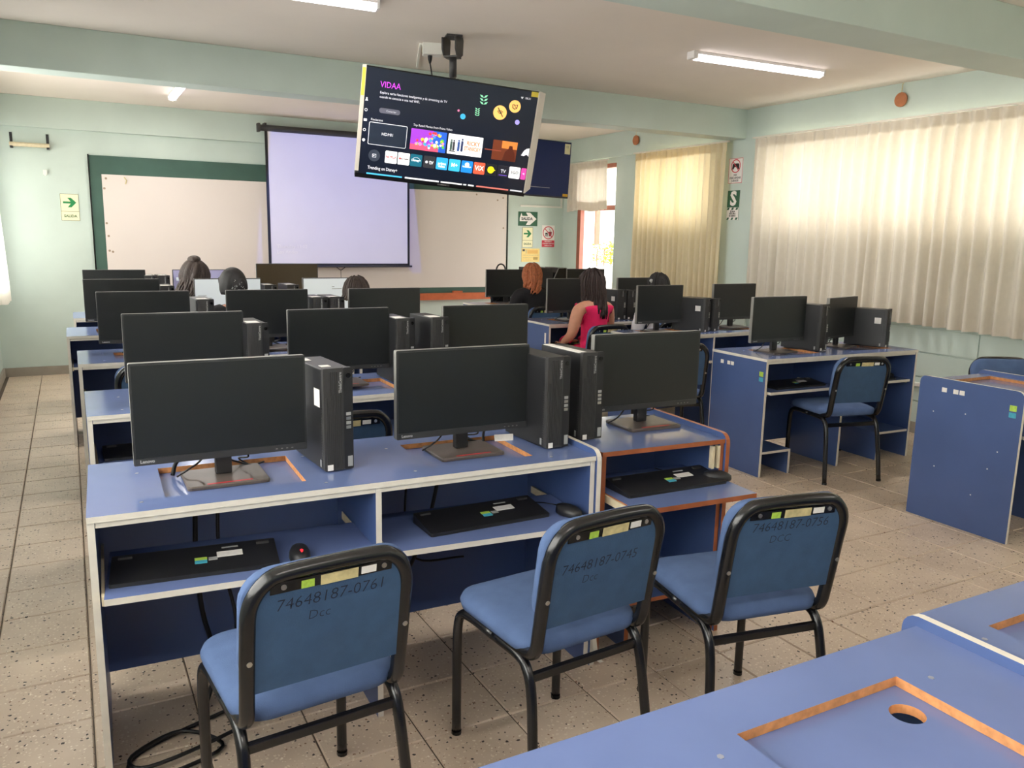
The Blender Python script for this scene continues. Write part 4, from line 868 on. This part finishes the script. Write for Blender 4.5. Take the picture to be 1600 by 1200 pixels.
for rr in (.012, .02, .028):
    mbq = MB()
    for k in range(8):
        a, b = R(45+k*11.25), R(45+(k+1)*11.25); mbq.add([(.317+q*math.cos(w_), -.0016, .150+q*math.sin(w_)) for q, w_ in ((rr, a), (rr, b), (rr-.004, b), (rr-.004, a))], [(0, 1, 2, 3)])
    mbq.build('icon_line', dk, SCN)
MB().prism([(.298, .192), (.302, .195), (.340, .142), (.336, .139)], -.0018, 0).build('icon_line', dk, SCN)
MB().prism([(.39, .225), (.408, .222), (.426, .228), (.424, .205), (.408, .195), (.392, .204)], -.0016, 0).build('icon_line', dk, SCN); MB().prism([(.395, .222), (.408, .219), (.421, .224), (.419, .206), (.408, .2), (.397, .207)], -.002, 0).build('icon_line', gold, SCN); MB().prism([(.396, .227), (.399, .229), (.423, .201), (.42, .199)], -.0024, 0).build('icon_line', dk, SCN)
MB().disc(.083, .109, -.0008, .017, 20).build('dot', glow('cyan', (60, 165, 205), .9), SCN); MB().disc(.051, .141, -.0008, .007, 14).build('dot', glow('pinkdot', (220, 120, 160), .9), SCN); MB().disc(.438, .121, -.0008, .015, 20).build('dot', glow('lilac', (160, 150, 225), .9), SCN)
leafg = glow('leaf', (140, 215, 170), .9)
def sprig(x, z, n_, s, lean_):
    mbq = MB()
    for k in range(n_):
        for sd in (-1, 1):
            bx, bz = x+lean_*k*s*.9, z+k*s*.95; d = Vector((sd*1.1+lean_, .75)).normalized(); e = Vector((-d.y, d.x))*.24
            pts = [(bx, bz), (bx+(d.x*.6+e.x)*s*1.2, bz+(d.y*.6+e.y)*s*1.2), (bx+d.x*s*1.5, bz+d.y*s*1.5), (bx+(d.x*.6-e.x)*s*1.2, bz+(d.y*.6-e.y)*s*1.2)]
            mbq.add([(p[0], -.0012, p[1]) for p in pts], [(0, 1, 2, 3)])
    mbq.build('leaf_sprig', leafg, SCN)
sprig(.205, .198, 3, .021, -.12); sprig(.172, .125, 4, .013, -.05)
for k, z in enumerate((.131, .069, .010, -.049, -.11)):
    if k == 0: MB().disc(-.519, z+.006, -.0008, .005, 12).prism([(-.528, z-.009), (-.51, z-.009), (-.514, z), (-.524, z)], -.0008, .001).build('menu_icon', glow('white', (225, 225, 230), .8), SCN)
    elif k == 2: P(-.527, -.508, z-.007, z+.007, glow('white', (225, 225, 230), .8), 'menu_icon', r=.002)
    else:
        MB().disc(-.518, z, -.0008, .009, 14).build('menu_icon', glow('white', (225, 225, 230), .8), SCN); 
        if k in (1, 3): MB().disc(-.518, z, -.0014, .006, 14).build('menu_icon', sc_dark, SCN)
tx('08:31', .017, (205, 205, 210), .468, .272); MB().prism([(.447, .264), (.438, .278), (.456, .278)], -.0008, 0).build('wifi_icon', glow('white', (225, 225, 230), .8), SCN)
# ceiling mount of the big television
mt = thing('television_mount', 'black ceiling mount and pole holding the big television', 'mount', (2.26, 5.03, ZC), R(-14))
MB().box(-.05, .05, -.06, .06, -.012, 0).build('ceiling_plate', blk2, mt)
for s in (-1, 1): MB().prism([(-.075, -.02), (.045, -.0), (.06, -.02), (.05, -.11), (.0, -.135), (-.05, -.125), (-.075, -.09)], s*.045-.004, s*.045+.004).build('hinge_cheek', blk2, mt, (0, 0, 0), (0, 0, R(58)))
MB().box(-.05, .03, -.045, .045, -.135, -.125).build('hinge_base', blk2, mt, (0, 0, 0), (0, 0, R(58)))
MB().tube([(0, 0, -.12), (0, 0, -.25)], .024, 14).build('outer_pole', blk2, mt, smooth=True); MB().tube([(0, 0, -.25), (-.0, -.0, -.58)], .019, 14).box(-.04, .04, -.004, .004, -.268, -.258).build('inner_pole', blk2, mt, smooth=False)
MB().box(-.09, .09, -.10, .03, -.68, -.56).build('tv_bracket', blk, mt)
bx = thing('ceiling_socket_box', 'white socket box on the ceiling left of the television pole', 'socket', (2.235, 5.30, ZC), R(-20))
MB().box(-.07, .06, -.045, .045, -.075, 0).build('box', white, bx, bevel=.004); MB().box(-.08, -.068, -.008, .008, -.016, 0).box(-.09, -.075, -.008, .75, -.016, 0).build('conduit', white, bx)
MB().loft([[(-.02+r_*math.cos(a), -.0+r_*math.sin(a), z) for a in [k*.785 for k in range(8)]] for z, r_ in ((-.075, .016), (-.10, .014), (-.125, .006))]).tube(sm([(-.02, 0, -.12), (-.0, -.03, -.25), (.02, -.12, -.40), (.03, -.2, -.5)]), .005, 6).build('plug', cable, bx)
tag(MB().box(2.22, 2.78, 6.132, 6.15, 2.695, 2.712).box(2.762, 2.78, 6.132, 6.15, 2.55, 2.695).build('cable_channel', wallp), 'painted cable channel across the beam behind the television pole', 'channel')
tv2 = thing('television', 'second television showing dark blue, half hidden behind the big one', 'television', (4.115, 7.3, 2.185), R(0)); tv2.rotation_euler = (R(2), R(1.5), R(0))
navy = mat('navy_screen', (18, 30, 68), .35, spec=.25, emit=.35)
MB().box(-.49, .49, .004, .05, -.28, .28).build('housing', blk, tv2, bevel=.003); s2 = MB().box(-.483, .483, 0, .004, -.265, .273).build('screen', navy, tv2)
MB().box(-.1, .26, -.001, .001, -.19, -.184).build('page_line', silver, s2); MB().box(.41, .475, -.0012, 0, .16, .262).build('paper_label', signcream, tv2); MB().box(.42, .48, -.0012, 0, -.262, -.235).build('yellow_label', mat('amber_label', (214, 166, 40), .6), tv2)
text('12', .03, blk2, tv2, .44, -.002, .23, name='label_text')
m2_ = thing('television_mount', 'black ceiling pole holding the second television', 'mount', (4.115, 7.40, ZC))
MB().box(-.05, .05, -.05, .05, -.012, 0).build('ceiling_plate', blk2, m2_); MB().tube([(0, 0, -.01), (0, 0, -.6)], .02, 12).build('pole', blk2, m2_, smooth=True); MB().box(-.08, .08, -.05, .02, -.66, -.48).build('tv_bracket', blk, m2_)
# ------------------------------------------------------------------ people (seated, seen from behind)
def skin_mesh(verts, edges, radii, root=0, sub=1):
    me = bpy.data.meshes.new('sk'); me.from_pydata(verts, edges, []); o = bpy.data.objects.new('sk', me); COL.objects.link(o)
    md = o.modifiers.new('s', 'SKIN'); md.use_smooth_shade = True; md.branch_smoothing = .4
    for i, r in enumerate(radii):
        sv = me.skin_vertices[0].data[i]; sv.radius = r if isinstance(r, tuple) else (r, r); sv.use_root = (i == root)
    ss = o.modifiers.new('d', 'SUBSURF'); ss.levels = sub; ss.render_levels = sub
    bpy.context.view_layer.update(); dg = bpy.context.evaluated_depsgraph_get(); out = bpy.data.meshes.new_from_object(o.evaluated_get(dg))
    bpy.data.objects.remove(o); return out
def person(label, loc, rotz, topm, hairfn, sleeve='long', left=None, right=None, headturn=0, size=1, extra=None):
    t = thing('person', label, 'person', loc, rotz); t.scale = (size,)*3
    J = {'pelvis': (0, 0, .55), 'waist': (0, .01, .68), 'chest': (0, .02, .84), 'upper': (0, .03, .93), 'neck': (0, .045, 1.0), 'head': (0, .06, 1.06)}
    L = left or ((-.175, .03, .925), (-.225, .06, .70), (-.13, .33, .63)); Rr_ = right or ((.175, .03, .925), (.225, .06, .70), (.13, .33, .63))
    names = list(J); V = [J[n] for n in names]; E_ = [(0, 1), (1, 2), (2, 3), (3, 4), (4, 5)]; RD = [(.165, .125), (.125, .098), (.15, .105), (.125, .08), (.052, .052), (.05, .05)]
    for arm in (L, Rr_):
        b = len(V); V += [tuple(a) for a in arm]; E_ += [(3, b), (b, b+1), (b+1, b+2)]; RD += [(.062, .062), (.044, .044), (.027, .027)]
    for s in (-1, 1):
        b = len(V); V += [(s*.095, .02, .53), (s*.11, .40, .53), (s*.11, .42, .10), (s*.11, .54, .05)]; E_ += [(0, b), (b, b+1), (b+1, b+2), (b+2, b+3)]; RD += [(.095, .09), (.064, .064), (.042, .042), (.04, .03)]
    parts = [skin_mesh(V, E_, RD, 0, 2)]
    # hands: palm plus five separate bent fingers, resting palm down
    for arm, s in ((L, -1), (Rr_, 1)):
        wv = Vector(arm[2]); d = (wv-Vector(arm[1])); d.z *= .3; d.normalize(); sd = Vector((d.y, -d.x, 0))*s; up = Vector((0, 0, 1))
        V2 = [tuple(wv), tuple(wv+d*.045), tuple(wv+d*.085)]; E2 = [(0, 1), (1, 2)]; R2 = [(.024, .018), (.036, .014), (.036, .012)]
        parts.append(skin_mesh(V2, E2, R2))
        for k, ln in enumerate((.062, .072, .068, .054)):
            b0 = wv+d*.08+sd*(-.028+.019*k)*-1; pts = [b0, b0+d*ln*.5+up*.006, b0+d*ln*.82-up*.004, b0+d*ln-up*.014]
            parts.append(skin_mesh([tuple(p) for p in pts], [(0, 1), (1, 2), (2, 3)], [.0088, .0084, .0078, .0066]))
        b0 = wv+d*.03+sd*-.026*(1); pts = [b0, b0+d*.03-sd*.022, b0+d*.058-sd*.024-up*.008]
        parts.append(skin_mesh([tuple(p) for p in pts], [(0, 1), (1, 2)], [.012, .0105, .0085]))
    # head with face, turned with the neck
    hm = MB(); hc = Vector((0, .075, 1.125)); nn, mm = 24, 18; rings = []
    for j in range(mm+1):
        ph = math.pi*j/mm; ring = []
        for i in range(nn):
            th = 2*math.pi*i/nn; x, y, z = math.sin(ph)*math.cos(th), math.sin(ph)*math.sin(th), math.cos(ph)
            wz = 1 if z > -.1 else 1-.38*(-z-.1); X, Y, Z = x*.074*wz, y*.094*(wz if y < 0 else 1-.1*max(0, -z)), z*.112
            if y > .6: Y += .020*math.exp(-((z+.12)/.16)**2-(x/.16)**2); Y -= .009*math.exp(-((z-.12)/.10)**2)*math.exp(-((abs(x)-.38)/.16)**2); Y += .007*math.exp(-((z+.47)/.07)**2-(x/.3)**2)
            ring.append(Vector((X, Y, Z)))
        rings.append(ring)
    RM = Matrix.Rotation(headturn, 4, 'Z')
    hm.loft([[hc+(RM @ p) for p in q] for q in rings], cap=False)
    for s in (-1, 1):
        e0 = [Vector((s*(.070+.014*q), -.004-.010*q+.016*math.cos(a)*(1-.3*q), .002+.030*math.sin(a)*(1-.2*q))) for q in (0, 1) for a in [k*.7854 for k in range(8)]]
        hm.loft([[hc+(RM @ p) for p in e0[:8]], [hc+(RM @ p) for p in e0[8:]]])
        hm.loft([[hc+(RM @ Vector((s*.028+.009*math.cos(a)*k_, .083+.004*(1-k_), .012+.005*math.sin(a)*k_))) for a in [q*.7854 for q in range(8)]] for k_ in (1, .2)], 1)
    hm.loft([[hc+(RM @ Vector((.022*math.cos(a)*k_, .0865+.004*(1-k_), -.053+.006*math.sin(a)*k_))) for a in [q*.7854 for q in range(8)]] for k_ in (1, .3)], 2)
    parts.append(hm.mesh('h', [skin], True))
    bm = bmesh.new()
    for k, p in enumerate(parts):
        n0 = len(bm.faces); bm.from_mesh(p); bm.faces.ensure_lookup_table()
        if k != len(parts)-1:
            for fc in bm.faces[n0:]: fc.material_index = 0
    bm.faces.ensure_lookup_table()
    lips = mat('lips', (160, 84, 80), .5); eye = mat('eyes', (40, 30, 28), .3); me = bpy.data.meshes.new('body')
    body_faces = len(parts[0].polygons)
    for fc in bm.faces[:body_faces]:
        c = fc.calc_center_median()
        if c.z < .12 and c.y > .36: fc.material_index = 4
        elif (c.z < .60 and (c.y > .12 or c.z < .56) and abs(c.x) < .25 and not (c.y > .25 and c.z > .585)): fc.material_index = 3
    bm.to_mesh(me)
    for m in (skin, eye, lips, jeans, shoe): me.materials.append(m)
    for p in me.polygons: p.use_smooth = True
    body = bpy.data.objects.new('body', me); COL.objects.link(body); body.parent = t
    # clothing: a thin garment over the trunk (and sleeves)
    b2 = bmesh.new(); b2.from_mesh(parts[0]); b2.normal_update(); kill = []
    la, ra = Vector(L[0]), Vector(Rr_[0])
    for fc in b2.faces:
        c = fc.calc_center_median(); arm = abs(c.x) > .165 or (c.y > .16 and c.z < .8 and c.z > .56)
        keep = .56 < c.z < (.985 if sleeve == 'long' else .955)
        if c.y > .14 and c.z < .63: keep = False
        if sleeve == 'none' and abs(c.x) > (.146 if c.z > .88 else .152): keep = False
        if sleeve == 'none' and c.z > .93 and abs(c.x) < .055: keep = False
        if sleeve == 'long':
            for arm_ in (L, Rr_):
                if (c-Vector(arm_[2])).length < .045: keep = False
            if c.z < .66 and abs(c.x) > .09 and c.y > .05 and c.y < .4: keep = keep or (c.z > .58)
        if not keep: kill.append(fc)
    bmesh.ops.delete(b2, geom=kill, context='FACES')
    for v in b2.verts: v.co += v.normal*.013+Vector((.003*math.sin(v.co.z*60+v.co.x*20), 0, 0))
    m2 = bpy.data.meshes.new('top'); b2.to_mesh(m2); b2.free(); m2.materials.append(topm)
    for p in m2.polygons: p.use_smooth = True
    o = bpy.data.objects.new('top', m2); COL.objects.link(o); o.parent = t
    so = o.modifiers.new('thickness', 'SOLIDIFY'); so.thickness = .006; so.offset = -1
    hairfn(t, hc, RM)
    if extra: extra(t, hc, RM)
    return t
def cap(hc, RM, m, t, zlow=-.02, puff=.016, bump=.006, seed=0, name='hair'):
    rn = random.Random(seed); mb = MB(); rings = []; nn = 40
    for j in range(17):
        ph = math.pi*(j/16)*.66; ring = []
        for i in range(nn):
            th = 2*math.pi*i/nn; x, y, z = math.sin(ph)*math.cos(th), math.sin(ph)*math.sin(th), math.cos(ph)
            ff = 0
            if y > .45: z = max(z, .30+.4*(y-.45))
            k = bump*math.sin(th*9+ph*3)*math.sin(ph)
            ring.append(hc+(RM @ Vector((x*(.074+puff+k), y*(.094+puff+k)-.004, z*(.112+puff*.8)))))
        rings.append(ring)
    mb.loft(rings); return mb.build(name, m, t, smooth=True)
def strands(t, hc, RM, m, n, length, wave, spread, seed, th0=-200, th1=20, name='hair_strands', r=.0085, tuck=0):
    rn = random.Random(seed); mb = MB()
    for k in range(n):
        th = R(rn.uniform(th0, th1)); ph0 = R(rn.uniform(8, 70)); pts = []; rr = []
        ph = ph0; wv = rn.uniform(0, 6); ln = length*rn.uniform(.82, 1.08); off = rn.uniform(.012, .03)
        for q in range(5):
            p_ = ph0+(R(98)-ph0)*q/4; pts.append(Vector((math.sin(p_)*math.cos(th)*(.074+off), math.sin(p_)*math.sin(th)*(.094+off)-.004, math.cos(p_)*(.112+off*.8))))
        base = pts[-1].copy(); dx, dy = math.cos(th)*spread, math.sin(th)*spread*.6
        for q in range(1, 11):
            u = q/10; a = wv+u*ln*38
            pts.append(base+Vector((dx*u-base.x*tuck*u+wave*math.sin(a)*u, dy*u-.015*u-abs(base.y)*.1*u+wave*math.cos(a*.9)*u, -ln*u)))
        pts = [hc+(RM @ p) for p in pts]; rr = [r*.6]+[r]*(len(pts)-3)+[r*.75, r*.2]; mb.tube(pts, rr, 5)
    return mb.build(name, m, t, smooth=True)
def h_long(t, hc, RM): cap(hc, RM, hdark, t, puff=.02, seed=1); strands(t, hc, RM, hdark, 150, .25, .020, .012, 2, -195, 15, tuck=.35); MB().box(.055, .065, -.055, -.045, .055, .066).build('hair_clip', silver, t, tuple(hc))
def h_red(t, hc, RM): cap(hc, RM, hred, t, puff=.010, bump=.014, seed=3); strands(t, hc, RM, hred, 130, .16, .034, .012, 5, -195, 15, tuck=.6, r=.007)
def h_short(m): return lambda t, hc, RM: (cap(hc, RM, m, t, puff=.022, bump=.008, seed=6), strands(t, hc, RM, m, 90, .04, .012, .02, 8, -200, 20))
def h_bun(t, hc, RM):
    cap(hc, RM, hblk, t, puff=.018, bump=.002, seed=9)
    mb = MB(); rings = [[hc+Vector((.02+.058*math.sin(p)*math.cos(a), -.085+.045*math.cos(p), -.01+.07*math.sin(p)*math.sin(a))) for a in [k*.3927 for k in range(16)]] for p in [math.pi*(.02+.96*q/8) for q in range(9)]]
    mb.loft(rings).build('hair_bun', hblk, t, smooth=True)
    bd = MB(); rn = random.Random(2)
    for k in range(42):
        a = rn.uniform(0, 6.28); q = math.sqrt(rn.uniform(0, 1))*.95; x, z = .02+.058*q*math.cos(a), -.01+.07*q*math.sin(a); y = -.085-.045*math.sqrt(max(0, 1-q*q))-.002
        c = hc+Vector((x, y, z)); bd.add([c+Vector(d)*.0038 for d in ((1, 0, 0), (-1, 0, 0), (0, 1, 0), (0, -1, 0), (0, 0, 1), (0, 0, -1))], [(0, 2, 4), (2, 1, 4), (1, 3, 4), (3, 0, 4), (2, 0, 5), (1, 2, 5), (3, 1, 5), (0, 3, 5)])
    bd.build('beaded_hairnet', silver, t)
def h_wavy(t, hc, RM):
    cap(hc, RM, hbr, t, puff=.04, bump=.012, seed=12); strands(t, hc, RM, hbr, 150, .17, .028, .06, 13, -205, 25, r=.010)
    mb = MB(); rings = [[hc+Vector((.0+.05*math.sin(p)*math.cos(a)*(1+.15*math.sin(a*3)), -.03+.05*math.sin(p)*math.sin(a), .135+.035*math.cos(p))) for a in [k*.3927 for k in range(16)]] for p in [math.pi*(.02+.96*q/8) for q in range(9)]]
    mb.loft(rings).build('top_knot', hbr, t, smooth=True)
def h_black(t, hc, RM):
    cap(hc, RM, hblk, t, puff=.022, bump=.004, seed=15); strands(t, hc, RM, hblk, 60, .06, .008, .01, 16, -200, 20, tuck=.3)
    MB().tube([hc+Vector((-.085, -.03, .05)), hc+Vector((-.105, -.035, .06))], [.018, .014], 10).build('hair_tie', silver, t)
person('woman in a sleeveless pink top with long dark wavy hair, seated', (3.82, 5.585, 0), R(8), pink, h_long, 'none', left=((-.165, .03, .925), (-.222, .04, .71), (-.12, .27, .615)), right=((.165, .03, .925), (.215, .06, .70), (.08, .30, .615)), headturn=R(12), size=1.0)
person('person in a black top with copper shoulder-length hair, leaning at a desk', (4.17, 7.22, 0), R(-6), blacktop, h_red, 'long', headturn=R(-4), size=.985)
person('person in white with black hair behind the right-hand monitors', (4.565, 5.66, 0), R(-4), whitetop, h_black, 'long', size=.965)
person('person with a beaded black bun seated before a lit monitor', (1.00, 5.84, 0), R(6), blacktop, h_bun, 'long', headturn=R(12), size=1.0)
person('person with big wavy brown hair seated closest to the board', (.905, 7.10, 0), R(0), jeans, h_wavy, 'long', size=1.0)
person('person in yellow with short brown hair before a lit monitor', (1.88, 5.86, 0), R(0), yeltop, h_short(hbr), 'long', size=.945)
bag = thing('handbag', 'black bag with a round handle on the desk of the copper-haired person', 'bag', (4.24, 8.10, DH), R(0))
MB().loft([[(p[0]*s, p[1]*s, z) for p in rrect(-.12, .12, -.03, .03, .02, 3)] for z, s in ((0, .95), (.05, 1), (.2, .95), (.27, .8))]).build('body', blacktop, bag, smooth=False)
MB().tube(sm([(-.055, 0, .26), (-.06, 0, .34), (-.04, 0, .40), (0, 0, .42), (.04, 0, .40), (.06, 0, .34), (.055, 0, .26)]), .009, 8).build('handle', blk, bag, smooth=True)
